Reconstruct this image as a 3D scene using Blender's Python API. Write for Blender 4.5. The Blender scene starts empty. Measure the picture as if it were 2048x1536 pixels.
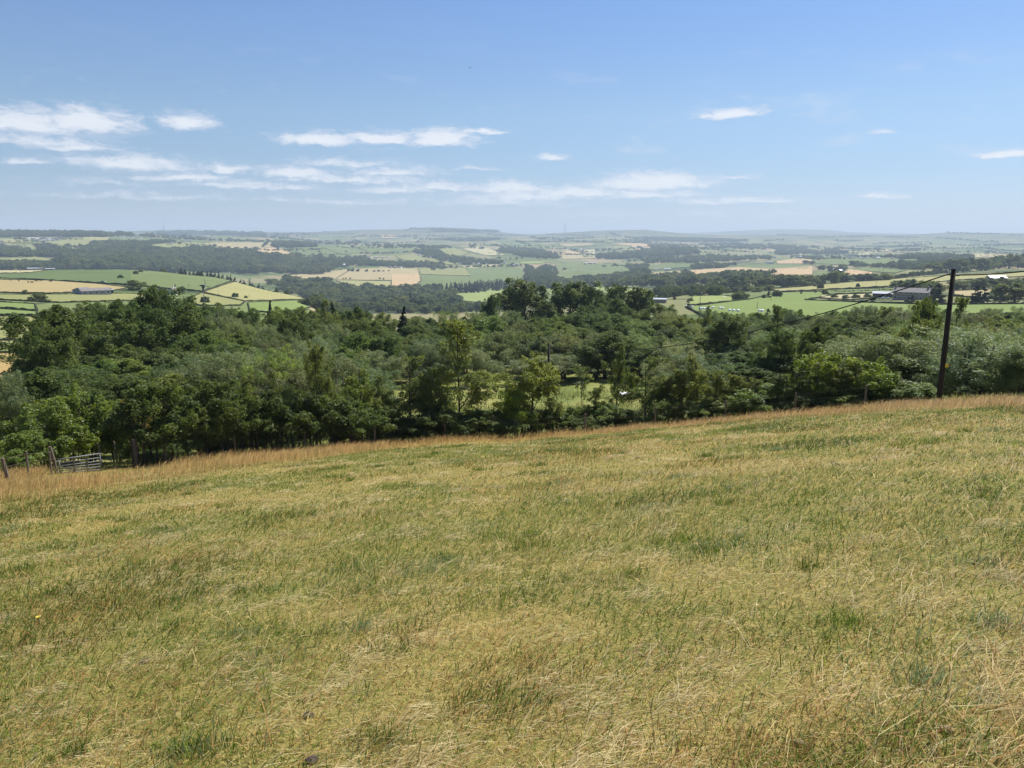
import bpy, bmesh, math, random
import numpy as np
from mathutils import Vector, Matrix
from mathutils.geometry import delaunay_2d_cdt
R = math.radians
sc = bpy.context.scene
col = sc.collection

# ------------------------------------------------------------------ camera
ZC = 1.65                       # eye height above the grass
F = 1518.0                      # focal length in pixels of the 2048 wide photograph
P = math.atan(298 / F)          # the camera looks down by this much
cam_d = bpy.data.cameras.new("camera")
cam = bpy.data.objects.new("camera", cam_d)
col.objects.link(cam)
cam_d.sensor_fit = 'HORIZONTAL'
cam_d.sensor_width = 36.0
cam_d.lens = F / 2048 * 36.0
cam_d.clip_start = 0.05
cam_d.clip_end = 60000
cam.location = (0, 0, ZC)
cam.rotation_euler = (math.pi / 2 - P, 0, 0)
sc.camera = cam

# ------------------------------------------------------------------ sun, sky, exposure
SUN_AZ, SUN_EL = R(48), R(53)   # ahead and to the side, high summer sun
sun_d = bpy.data.lights.new("sun", 'SUN')
sun_d.energy = 5.0
sun_d.angle = R(0.53)
sun_d.color = (1.0, 0.955, 0.88)
sun = bpy.data.objects.new("sun", sun_d)
col.objects.link(sun)
sdir = Vector((math.sin(SUN_AZ) * math.cos(SUN_EL), math.cos(SUN_AZ) * math.cos(SUN_EL), math.sin(SUN_EL)))
sun.rotation_euler = (-sdir).to_track_quat('-Z', 'Y').to_euler()
sun.location = sdir * 100

sc.view_settings.view_transform = 'Standard'
sc.view_settings.look = 'None'
sc.view_settings.exposure = 0.62
sc.view_settings.gamma = 1.0
sc.view_settings.use_curve_mapping = False
cy = sc.cycles
cy.max_bounces = 5
cy.diffuse_bounces = 2
cy.glossy_bounces = 1
cy.transmission_bounces = 3
cy.transparent_max_bounces = 6
cy.volume_bounces = 0
cy.caustics_reflective = False
cy.caustics_refractive = False
cy.use_denoising = True
cy.denoiser = 'OPENIMAGEDENOISE'
cy.denoising_input_passes = 'RGB_ALBEDO_NORMAL'
cy.denoising_prefilter = 'ACCURATE'
cy.sample_clamp_indirect = 4.0


def ray(u, v):
    """azimuth and tangent of the depression of a pixel of the photograph"""
    ux, uy = (u - 1024) / F, (768 - v) / F
    Y = math.cos(P) + uy * math.sin(P)
    Z = -math.sin(P) + uy * math.cos(P)
    return math.atan2(ux, Y), -Z / math.hypot(ux, Y)


def azof(u):
    return ray(u, 470)[0]


def dep(az, v):
    uy = (768 - v) / F
    Y = math.cos(P) + uy * math.sin(P)
    Z = -math.sin(P) + uy * math.cos(P)
    return -Z / (Y / math.cos(az))


class NT:
    """small helper round a node tree"""
    def __init__(self, tree):
        self.t = tree
        self.n = tree.nodes
        self.l = tree.links

    def new(self, kind, **kw):
        nd = self.n.new(kind)
        for k, v in kw.items():
            setattr(nd, k, v)
        return nd

    def put(self, sock, val):
        if val is None:
            return
        if isinstance(val, bpy.types.NodeSocket):
            self.l.new(val, sock)
        else:
            sock.default_value = val

    def math(self, op, a, b=None, c=None, clamp=False):
        nd = self.new('ShaderNodeMath', operation=op, use_clamp=clamp)
        for i, x in enumerate((a, b, c)):
            self.put(nd.inputs[i], x)
        return nd.outputs[0]

    def vmath(self, op, a, b=None, c=None, out=0):
        nd = self.new('ShaderNodeVectorMath', operation=op)
        for i, x in enumerate((a, b, c)):
            self.put(nd.inputs[i], x)
        return nd.outputs[out]

    def mix(self, fac, a, b, blend='MIX'):
        nd = self.new('ShaderNodeMix', data_type='RGBA', blend_type=blend)
        self.put(nd.inputs[0], fac)
        self.put(nd.inputs[6], a)
        self.put(nd.inputs[7], b)
        return nd.outputs[2]

    def noise(self, vec, scale, detail=3, rough=0.55, out=0, dist=0.0):
        nd = self.new('ShaderNodeTexNoise')
        self.put(nd.inputs['Vector'], vec)
        nd.inputs['Scale'].default_value = scale
        nd.inputs['Detail'].default_value = detail
        nd.inputs['Roughness'].default_value = rough
        nd.inputs['Distortion'].default_value = dist
        return nd.outputs[out]

    def ramp(self, fac, stops, interp='LINEAR'):
        nd = self.new('ShaderNodeValToRGB')
        cr = nd.color_ramp
        cr.interpolation = interp
        while len(cr.elements) < len(stops):
            cr.elements.new(0.5)
        for e, (p, c) in zip(cr.elements, stops):
            e.position = p
            e.color = (*c, 1) if len(c) == 3 else c
        self.put(nd.inputs[0], fac)
        return nd.outputs[0]

    def maprange(self, v, a, b, c=0.0, d=1.0, interp='LINEAR'):
        nd = self.new('ShaderNodeMapRange', interpolation_type=interp)
        for i, x in enumerate((v, a, b, c, d)):
            self.put(nd.inputs[i], x)
        return nd.outputs[0]


world = bpy.data.worlds.new("World")
sc.world = world
world.use_nodes = True
W = NT(world.node_tree)
W.n.clear()
sky = W.new('ShaderNodeTexSky', sky_type='NISHITA')
sky.sun_disc = False
sky.sun_elevation = SUN_EL
sky.sun_rotation = SUN_AZ
sky.altitude = 300
sky.air_density = 1.0
sky.dust_density = 0.15
sky.ozone_density = 3.0
bg = W.new('ShaderNodeBackground')
wo = W.new('ShaderNodeOutputWorld')
SKY = 0.0745
bg.inputs[1].default_value = SKY
tc = W.new('ShaderNodeTexCoord')
dirv = tc.outputs['Generated']
sep = W.new('ShaderNodeSeparateXYZ')
W.l.new(dirv, sep.inputs[0])
azn = W.math('ARCTAN2', sep.outputs[0], sep.outputs[1])
eln = W.math('ARCSINE', sep.outputs[2])
comb = W.new('ShaderNodeCombineXYZ')
W.put(comb.inputs[0], azn)
W.put(comb.inputs[1], eln)
ang = comb.outputs[0]           # azimuth and elevation of the sky direction, radians
# (u, v, half width, half height, weight) of the clouds of the photograph
CLOUDS = [(40, 250, 120, 34, .9), (175, 248, 90, 34, 1.0), (375, 250, 62, 24, .85), (150, 298, 70, 16, .75), (50, 326, 46, 9, .6),
          (260, 330, 130, 20, .85), (380, 358, 110, 14, .8), (455, 338, 45, 16, .75), (585, 350, 80, 18, .9), (640, 282, 100, 19, 1.0),
          (760, 278, 100, 17, 1.0), (880, 282, 90, 26, 1.05), (965, 264, 52, 9, .9), (790, 348, 90, 16, .75), (790, 381, 90, 10, .75),
          (600, 376, 50, 8, .6), (950, 338, 40, 6, .55), (1105, 316, 34, 10, .8), (1020, 380, 90, 22, .95), (1150, 386, 120, 18, 1.0),
          (1310, 370, 145, 30, 1.1), (1290, 392, 120, 12, .8), (1420, 404, 90, 10, .8), (1530, 402, 75, 9, .9), (1460, 231, 72, 15, 1.05),
          (1765, 262, 26, 7, .6), (2015, 312, 70, 12, .95), (1768, 393, 56, 6, .9), (1000, 405, 160, 14, .5), (700, 405, 120, 8, .45),
          (1400, 428, 60, 9, .4), (1180, 432, 110, 8, .4), (1480, 355, 50, 6, .5), (200, 366, 60, 8, .4), (560, 400, 60, 6, .35), (700, 330, 110, 12, .6), (880, 375, 130, 14, .7), (1050, 395, 170, 16, .7), (480, 372, 120, 12, .6), (90, 285, 110, 16, .6), (700, 362, 160, 12, .65), (1600, 428, 120, 6, .35), (300, 395, 160, 8, .35)]


def ael(u, v):
    az, t = ray(u, v)
    return az, math.atan(-t)


wob = W.noise(W.vmath('MULTIPLY', ang, (24, 70, 1)), 1.0, 7, 0.62, out=1)
wob = W.vmath('SUBTRACT', wob, (0.5, 0.5, 0.5))
angw = W.vmath('MULTIPLY_ADD', wob, (0.050, 0.017, 0.0), ang)
acc = None
for (u, v, hw, hh, wt) in CLOUDS:
    a0, e0 = ael(u, v)
    sx, sy = F / hw * 1.0, F / hh * 1.0
    q = W.vmath('MULTIPLY_ADD', angw, (sx, sy, 0), (-a0 * sx, -e0 * sy, 0))
    q = W.vmath('MULTIPLY_ADD', W.vmath('MINIMUM', q, (1e6, 0, 0)), (0, 1.3, 0), q)      # flat below, heaped above
    ln = W.vmath('LENGTH', q, out=1)
    m = W.math('MULTIPLY_ADD', ln, -wt, wt)
    acc = m if acc is None else W.math('MAXIMUM', acc, m)
# thin scattered clouds go on all round the horizon, in the frame and outside it
cn = W.noise(W.vmath('MULTIPLY', ang, (9, 30, 1)), 1.0, 6, 0.58)
band = W.maprange(eln, R(1.0), R(6.0), 0.0, 1.0, 'SMOOTHSTEP')
band2 = W.maprange(eln, R(7.5), R(14.0), 1.0, 0.0, 'SMOOTHSTEP')
scat = W.math('MULTIPLY', W.math('MULTIPLY', W.maprange(cn, 0.56, 0.86, 0.0, 0.75), band), band2)
fine = W.noise(W.vmath('MULTIPLY', angw, (60, 150, 1)), 1.0, 8, 0.66)
streak = W.noise(W.vmath('MULTIPLY', angw, (14, 150, 1)), 1.0, 6, 0.6)
body = W.math('MULTIPLY_ADD', W.math('SUBTRACT', fine, 0.5), 1.7, acc)
body = W.math('MULTIPLY_ADD', W.math('SUBTRACT', streak, 0.5), 0.7, body)
mask = W.maprange(body, -0.20, 0.66, 0.0, 0.84, 'SMOOTHSTEP')
mask = W.math('MAXIMUM', mask, scat)
mask = W.math('MULTIPLY', mask, W.maprange(eln, R(0.4), R(2.6), 0.2, 1.0))
ccol = W.mix(W.maprange(W.math('MULTIPLY_ADD', W.math('SUBTRACT', fine, 0.5), 0.9, acc), 0.1, 0.7), (6.5, 6.9, 7.9, 1), (8.2, 8.4, 8.8, 1))
tone = W.ramp(W.maprange(eln, 0.0, R(20)), [(0.0, (0.60, 0.66, 0.98)), (0.2, (0.68, 0.74, 0.90)), (0.42, (0.85, 0.89, 0.95)), (0.7, (0.84, 0.93, 1.08)), (1.0, (0.80, 0.94, 1.16))])
skyc = W.mix(1.0, sky.outputs[0], tone, 'MULTIPLY')      # less glare low down than the clean-air model gives, the same all round
W.l.new(W.mix(mask, skyc, ccol), bg.inputs[0])
W.l.new(bg.outputs[0], wo.inputs[0])

# ------------------------------------------------------------------ small builders
MATS = {}


def tag(o, label=None, cat=None, group=None, kind=None):
    if label: o['label'] = label
    if cat: o['category'] = cat
    if group: o['group'] = group
    if kind: o['kind'] = kind
    return o


def link(name, me, parent=None, mat=None):
    o = bpy.data.objects.new(name, me)
    col.objects.link(o)
    if parent: o.parent = parent
    if mat is not None and me is not None and not me.materials:
        me.materials.append(mat)
    return o


def empty(name, loc, rz=0.0, label=None, cat=None, group=None):
    o = bpy.data.objects.new(name, None)
    col.objects.link(o)
    o.location = loc
    o.rotation_euler = (0, 0, rz)
    o.empty_display_size = 0.1
    return tag(o, label, cat, group)


def mesh_np(name, verts, faces, attrs=None, smooth=False):
    """faces: list of int arrays (n, k); attrs: {name: (type, array)} on points"""
    me = bpy.data.meshes.new(name)
    verts = np.asarray(verts, np.float32)
    me.vertices.add(len(verts))
    me.vertices.foreach_set("co", verts.ravel())
    faces = [np.asarray(f, np.int32) for f in faces if len(f)]
    tot = np.concatenate([np.full(len(f), f.shape[1], np.int32) for f in faces])
    idx = np.concatenate([f.ravel() for f in faces])
    start = np.concatenate([[0], np.cumsum(tot)[:-1]]).astype(np.int32)
    me.loops.add(len(idx))
    me.loops.foreach_set("vertex_index", idx)
    me.polygons.add(len(tot))
    me.polygons.foreach_set("loop_start", start)
    me.polygons.foreach_set("use_smooth", np.full(len(tot), smooth, bool))
    for k, (ty, arr) in (attrs or {}).items():
        a = me.attributes.new(k, ty, 'POINT')
        key = 'color' if ty == 'FLOAT_COLOR' else ('vector' if ty == 'FLOAT_VECTOR' else 'value')
        a.data.foreach_set(key, np.asarray(arr, np.float32).ravel())
    me.update(calc_edges=True)
    return me


class MB:
    """collects boxes, tubes and prisms into one mesh"""
    def __init__(self):
        self.v, self.f = [], []

    def add(self, vs, fs):
        o = len(self.v)
        self.v += [tuple(p) for p in vs]
        self.f += [tuple(i + o for i in f) for f in fs]

    def box(self, x0, x1, y0, y1, z0, z1):
        self.add([(x0, y0, z0), (x1, y0, z0), (x1, y1, z0), (x0, y1, z0), (x0, y0, z1), (x1, y0, z1), (x1, y1, z1), (x0, y1, z1)],
                 [(3, 2, 1, 0), (4, 5, 6, 7), (0, 1, 5, 4), (1, 2, 6, 5), (2, 3, 7, 6), (3, 0, 4, 7)])

    def tube(self, pts, rad, n=6, cap=True):
        pts = [Vector(p) for p in pts]
        if not hasattr(rad, '__len__'): rad = [rad] * len(pts)
        o = len(self.v)
        ref = Vector((0.13, 0.21, 0.97))
        for i, p in enumerate(pts):
            d = (pts[min(i + 1, len(pts) - 1)] - pts[max(i - 1, 0)]).normalized()
            r0 = ref if abs(d.dot(ref)) < 0.95 else Vector((1, 0, 0))
            a = d.cross(r0).normalized()
            b = d.cross(a)
            for k in range(n):
                t = 2 * math.pi * k / n
                self.v.append(tuple(p + (a * math.cos(t) + b * math.sin(t)) * rad[i]))
        for i in range(len(pts) - 1):
            for k in range(n):
                k2 = (k + 1) % n
                self.f.append((o + i * n + k, o + i * n + k2, o + (i + 1) * n + k2, o + (i + 1) * n + k))
        if cap:
            self.f.append(tuple(o + k for k in reversed(range(n))))
            self.f.append(tuple(o + (len(pts) - 1) * n + k for k in range(n)))

    def mesh(self, name, smooth=False):
        me = bpy.data.meshes.new(name)
        me.from_pydata(self.v, [], self.f)
        me.update()
        if smooth:
            me.polygons.foreach_set("use_smooth", np.full(len(me.polygons), True))
        return me

    def build(self, name, mat, parent=None, smooth=False):
        return link(name, self.mesh(name, smooth), parent, mat)


def mat_new(name):
    m = bpy.data.materials.new(name)
    m.use_nodes = True
    t = NT(m.node_tree)
    t.n.clear()
    out = t.new('ShaderNodeOutputMaterial')
    MATS[name] = m
    return m, t, out


def principled(t, base, rough=0.8, spec=0.3, metal=0.0):
    p = t.new('ShaderNodeBsdfPrincipled')
    t.put(p.inputs['Base Color'], base)
    t.put(p.inputs['Roughness'], rough)
    p.inputs['Specular IOR Level'].default_value = spec
    p.inputs['Metallic'].default_value = metal
    return p


def simple_mat(name, c, rough=0.8, metal=0.0, var=0.25, scale=3.0, spec=0.3):
    """one colour with grime and grain"""
    m, t, out = mat_new(name)
    geo = t.new('ShaderNodeTexCoord').outputs['Object']
    n = t.noise(geo, scale, 5, 0.65)
    lo = tuple(x * (1 - var) for x in c)
    hi = tuple(min(1, x * (1 + var)) for x in c)
    p = principled(t, t.ramp(n, [(0.3, lo), (0.7, hi)]), rough, spec, metal)
    t.l.new(p.outputs[0], out.inputs[0])
    return m


def vnoise(x, y, seed=0):
    """smooth value noise in the range 0..1 for arrays"""
    xi, yi = np.floor(x).astype(np.int64), np.floor(y).astype(np.int64)
    fx, fy = x - xi, y - yi
    fx, fy = fx * fx * (3 - 2 * fx), fy * fy * (3 - 2 * fy)

    def h(a, b):
        n = (a * 374761393 + b * 668265263 + seed * 974634721) & 0x7fffffff
        n = ((n ^ (n >> 13)) * 1274126177) & 0x7fffffff
        return ((n ^ (n >> 16)) & 0xffff) / 65535.0
    return (h(xi, yi) * (1 - fx) * (1 - fy) + h(xi + 1, yi) * fx * (1 - fy) + h(xi, yi + 1) * (1 - fx) * fy + h(xi + 1, yi + 1) * fx * fy)


def fbm(x, y, seed=0, oct=4):
    s = np.zeros_like(np.asarray(x, float)); a = 1.0; tot = 0.0
    for i in range(oct):
        s = s + a * vnoise(x * 2 ** i, y * 2 ** i, seed + i * 17); tot += a; a *= 0.5
    return s / tot


# ------------------------------------------------------------------ the lie of the land
# per picture column: mean slope of the near field, distance of its edge, roundness, then heights and picture rows farther out
COLS = [
    (0, 0.227, 34, .0003, [(50, -10.6), (90, -14.8), (130, -18.8), (220, -26.5)],
     [(330, 622), (430, 602), (560, 583), (700, 563), (850, 548), (960, 539), (1100, 546), (1500, 570), (1700, 556), (2000, 536), (2300, 525), (2600, 513),
      (2900, 500), (3300, 488), (3700, 478), (4300, 471), (4900, 467), (6000, 476), (9000, 464), (14000, 461)]),
    (150, 0.235, 35.5, .0003, [(50, -11), (90, -15.3), (130, -19.5), (220, -27.5)],
     [(330, 622), (430, 602), (560, 583), (700, 562), (850, 546), (960, 537), (1100, 546), (1500, 575), (1700, 556), (2000, 538), (2300, 526), (2600, 513),
      (2900, 500), (3300, 488), (3700, 478), (4300, 470), (4900, 466), (6000, 476), (9000, 464), (14000, 461)]),
    (300, 0.236, 36.5, .0004, [(50, -11.2), (90, -16), (130, -20.2), (220, -28.5)],
     [(330, 623), (430, 603), (560, 584), (700, 563), (850, 546), (940, 538), (1100, 550), (1500, 578), (1700, 560), (2000, 540), (2300, 526), (2600, 513),
      (2900, 500), (3300, 489), (3700, 481), (4300, 476), (5200, 474), (6500, 474), (9000, 463), (14000, 463)]),
    (450, 0.237, 37, .0005, [(50, -11.5), (90, -16.5), (130, -20.8), (220, -29.8)],
     [(330, 627), (430, 608), (560, 590), (700, 572), (850, 560), (930, 556), (1100, 578), (1500, 590), (1800, 563), (2100, 545), (2600, 520), (2900, 506),
      (3300, 494), (3700, 486), (4500, 480), (6000, 474), (8000, 466), (9500, 462), (14000, 464)]),
    (600, 0.238, 37, .0006, [(50, -11.7), (90, -17), (130, -21), (220, -31)],
     [(330, 634), (430, 620), (560, 605), (700, 596), (780, 593), (900, 612), (1100, 618), (1400, 592), (1700, 567), (2000, 553), (2300, 541), (2700, 524),
      (3100, 507), (3600, 494), (4200, 486), (6000, 477), (8000, 468), (9500, 464), (14000, 465)]),
    (700, 0.237, 37, .0008, [(50, -11.4), (75, -14.6), (100, -17.4), (150, -22), (200, -28), (300, -41), (500, -64)],
     [(800, 628), (1000, 619), (1200, 607), (1400, 592), (1600, 577), (1800, 566), (2100, 553), (2500, 538), (2900, 522), (3300, 508), (4000, 495),
      (5000, 486), (6500, 477), (8000, 468), (9000, 463), (14000, 468)]),
    (870, 0.233, 37.5, .0009, [(50, -11.5), (75, -14.9), (100, -17.2), (150, -22), (200, -28), (300, -41), (500, -64)],
     [(800, 628), (1000, 620), (1200, 607), (1400, 592), (1600, 577), (1800, 566), (2100, 553), (2500, 538), (2900, 524), (3300, 512), (4000, 498),
      (5000, 488), (6500, 478), (8000, 465), (9000, 459), (14000, 468)]),
    (1024, 0.232, 38, .00095, [(50, -11.5), (75, -14.8), (100, -17.0), (150, -22), (200, -28), (300, -40), (500, -62)],
     [(800, 624), (1000, 617), (1200, 604), (1400, 592), (1700, 577), (2000, 563), (2300, 549), (2600, 538), (3000, 526), (3500, 512), (4200, 498),
      (5000, 490), (6500, 480), (8000, 472), (9500, 469), (14000, 468)]),
    (1250, 0.216, 38, .0010, [(50, -10.9), (75, -14.4), (100, -16.6), (150, -21), (200, -26), (300, -36)],
     [(450, 614), (600, 602), (800, 593), (1000, 585), (1300, 577), (1700, 564), (2100, 551), (2500, 539), (3000, 526), (3600, 512), (4300, 499),
      (5000, 490), (6000, 482), (7500, 472), (8500, 464), (11000, 475), (14000, 464)]),
    (1500, 0.193, 38, .0011, [(50, -10), (75, -13.8), (100, -16.2), (150, -20), (200, -23.5)],
     [(300, 632), (380, 619), (480, 603), (600, 592), (800, 582), (1000, 574), (1300, 562), (1700, 551), (2100, 541), (2600, 529), (3200, 519), (3800, 510),
      (4500, 500), (5500, 490), (7000, 478), (8000, 471), (9500, 474), (14000, 462)]),
    (1800, 0.162, 37, .0012, [(50, -8.0), (75, -12.2), (100, -15.0), (150, -19), (200, -22.5)],
     [(300, 629), (380, 616), (480, 602), (600, 590), (750, 575), (900, 563), (1100, 554), (1400, 545), (1800, 536), (2300, 526), (3000, 518), (3800, 510),
      (4600, 503), (5500, 494), (7000, 480), (8500, 470), (10000, 472), (14000, 468)]),
    (2048, 0.139, 36, .0013, [(50, -7.4), (75, -11.4), (100, -14.0), (150, -18), (200, -21.5)],
     [(300, 628), (380, 613), (480, 603), (560, 594), (680, 581), (800, 570), (950, 558), (1150, 545), (1500, 537), (2000, 527), (2600, 519), (3400, 511),
      (4200, 505), (5000, 498), (6500, 484), (8000, 469), (10000, 471), (14000, 470)]),
]
D_MIN, D_MAX, NR = 0.6, 15000.0, 420
LOGD = np.linspace(math.log(D_MIN), math.log(D_MAX), NR)
DG = np.exp(LOGD)
AZG = np.radians(np.arange(-70, 70.01, 0.3))


def col_profile(c):
    u, k, de, cc, zs, vs = c
    az = azof(u)
    s = k - cc * de
    ds, rs = [], []
    for d in (D_MIN, 1, 1.5, 2, 3, 4, 6, 8, 11, 14, 18, 22, 26, 30, de):
        ds.append(d); rs.append(ZC / d + s + cc * d)
    for d, z in zs:
        ds.append(d); rs.append((ZC - z) / d)
    for d, v in vs:
        ds.append(d); rs.append(dep(az, v))
    ds.append(D_MAX); rs.append(rs[-1] + 0.002)
    # interpolated as a height, so that the ground stays straight between two knots
    z = np.interp(DG, ds, ZC - np.array(rs) * np.array(ds))
    return az, z


def blur(a, sig, axis):
    n = int(sig * 3) + 1
    k = np.exp(-0.5 * (np.arange(-n, n + 1) / sig) ** 2); k /= k.sum()
    pad = [(0, 0), (0, 0)]; pad[axis] = (n, n)
    b = np.pad(a, pad, mode='edge')
    return np.apply_along_axis(lambda r: np.convolve(r, k, 'valid'), axis, b)


prof = [col_profile(c) for c in COLS]
caz = np.array([p[0] for p in prof])
SLOPE = np.array([p[1] / DG for p in prof])                      # height over distance
ZS = np.empty((len(AZG), NR))
for j in range(NR):
    ZS[:, j] = np.interp(AZG, caz, SLOPE[:, j])
ZS = blur(blur(ZS, 3.0, 0), 2.2, 1)
_g1, _g2 = np.meshgrid(AZG, LOGD, indexing='ij')
# small rises and dips, everywhere in proportion to the distance
rough = (fbm(_g1 * 22 + 50, _g2 * 9 + 50, 3, 3) - 0.5)
amp = np.interp(DG, [1, 60, 300, 900, 3000, 6000, 8000, 15000], [0.004, 0.006, 0.003, 0.0026, 0.0055, 0.0035, 0.0004, 0.0004])
# the two skylines: the ridges at eight or nine kilometres and the moors behind them
SK1 = ([-60, 0, 150, 215, 280, 420, 520, 580, 640, 720, 800, 860, 950, 1010, 1060, 1130, 1200, 1290, 1350, 1400, 1500, 1650, 1800, 1900, 2048, 2150],
       [466.4, 466.4, 465.1, 466.4, 461.2, 461.2, 465.1, 467.7, 463.8, 459.9, 458.6, 454.1, 457.3, 465.1, 469.6, 465.1, 461.2, 459.2, 465.1, 470.3, 470.3, 469.0, 470.3, 465.1, 466.4, 466.4])
SK2 = ([-60, 0, 250, 500, 700, 1000, 1300, 1380, 1450, 1500, 1560, 1650, 1700, 1800, 1950, 2150], [459.4, 459.4, 461.8, 465.4, 467.8, 467.8, 467.8, 467.8, 463.0, 460.0, 458.2, 459.4, 464.2, 467.2, 470.2, 470.2])
_u = 1024 + np.tan(AZG) * F * (math.cos(P) + 298 / F * math.sin(P))
for (us_, vs_), dk, sg in ((SK1, 8700, .075), (SK2, 13200, .05)):
    tv = np.interp(_u, us_, vs_)
    ts_ = np.array([ZC / dk - dep(a, v) for a, v in zip(AZG, tv)])
    wgt = np.exp(-0.5 * ((LOGD - math.log(dk)) / sg) ** 2)
    ZS = ZS * (1 - wgt[None, :]) + ts_[:, None] * wgt[None, :]
rolls = fbm(_g1 * 9 + 20, _g2 * 7 + 80, 41, 2) - 0.5
amp2 = np.interp(DG, [1, 1500, 2600, 6000, 7600, 15000], [0, 0, 0.010, 0.007, 0, 0])       # broad swells of the far valley sides
ZG = (ZS + rough * amp[None, :] + rolls * amp2[None, :]) * DG[None, :]
EDGE_D = np.interp(AZG, caz, [c[2] for c in COLS])


def height(x, y):
    x, y = np.asarray(x, float), np.asarray(y, float)
    az = np.arctan2(x, y)
    d = np.maximum(np.hypot(x, y), D_MIN)
    fi = np.clip((az - AZG[0]) / (AZG[1] - AZG[0]), 0, len(AZG) - 1.001)
    fj = np.clip((np.log(d) - LOGD[0]) / (LOGD[1] - LOGD[0]), 0, NR - 1.001)
    i, j = fi.astype(int), fj.astype(int)
    a, b = fi - i, fj - j
    return (ZG[i, j] * (1 - a) * (1 - b) + ZG[i + 1, j] * a * (1 - b) + ZG[i, j + 1] * (1 - a) * b + ZG[i + 1, j + 1] * a * b)


def gz(x, y):
    return float(height(x, y))


def edge_d(az):
    return np.interp(az, AZG, EDGE_D)


def hit(u, v, dmin=1.0, dmax=14000.0):
    """where the line of sight of a pixel meets the ground between two distances: (x, y, z, d)"""
    az, t = ray(u, v)
    fi = min(max((az - AZG[0]) / (AZG[1] - AZG[0]), 0), len(AZG) - 1.001)
    i = int(fi); a = fi - i
    r = (ZC - (ZG[i] * (1 - a) + ZG[i + 1] * a)) / DG
    ok = (DG >= dmin) & (DG <= dmax)
    js = np.nonzero(ok)[0]
    below = js[r[js] <= t]
    if len(below) == 0:
        j = js[np.argmin(r[js])]; d = DG[j]
    else:
        j = below[0]
        if j > js[0]:
            f = (r[j - 1] - t) / max(r[j - 1] - r[j], 1e-9)
            d = DG[j - 1] + (DG[j] - DG[j - 1]) * f
        else:
            d = DG[j]
    x, y = math.sin(az) * d, math.cos(az) * d
    return x, y, gz(x, y), d


def at(u, v, d):
    """the point on the line of sight of a pixel at a distance"""
    az, t = ray(u, v)
    return Vector((math.sin(az) * d, math.cos(az) * d, ZC - t * d))


def foot(u, v, d):
    """the ground at a distance d in the direction of a pixel"""
    az = ray(u, v)[0]
    x, y = math.sin(az) * d, math.cos(az) * d
    return Vector((x, y, gz(x, y)))

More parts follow.
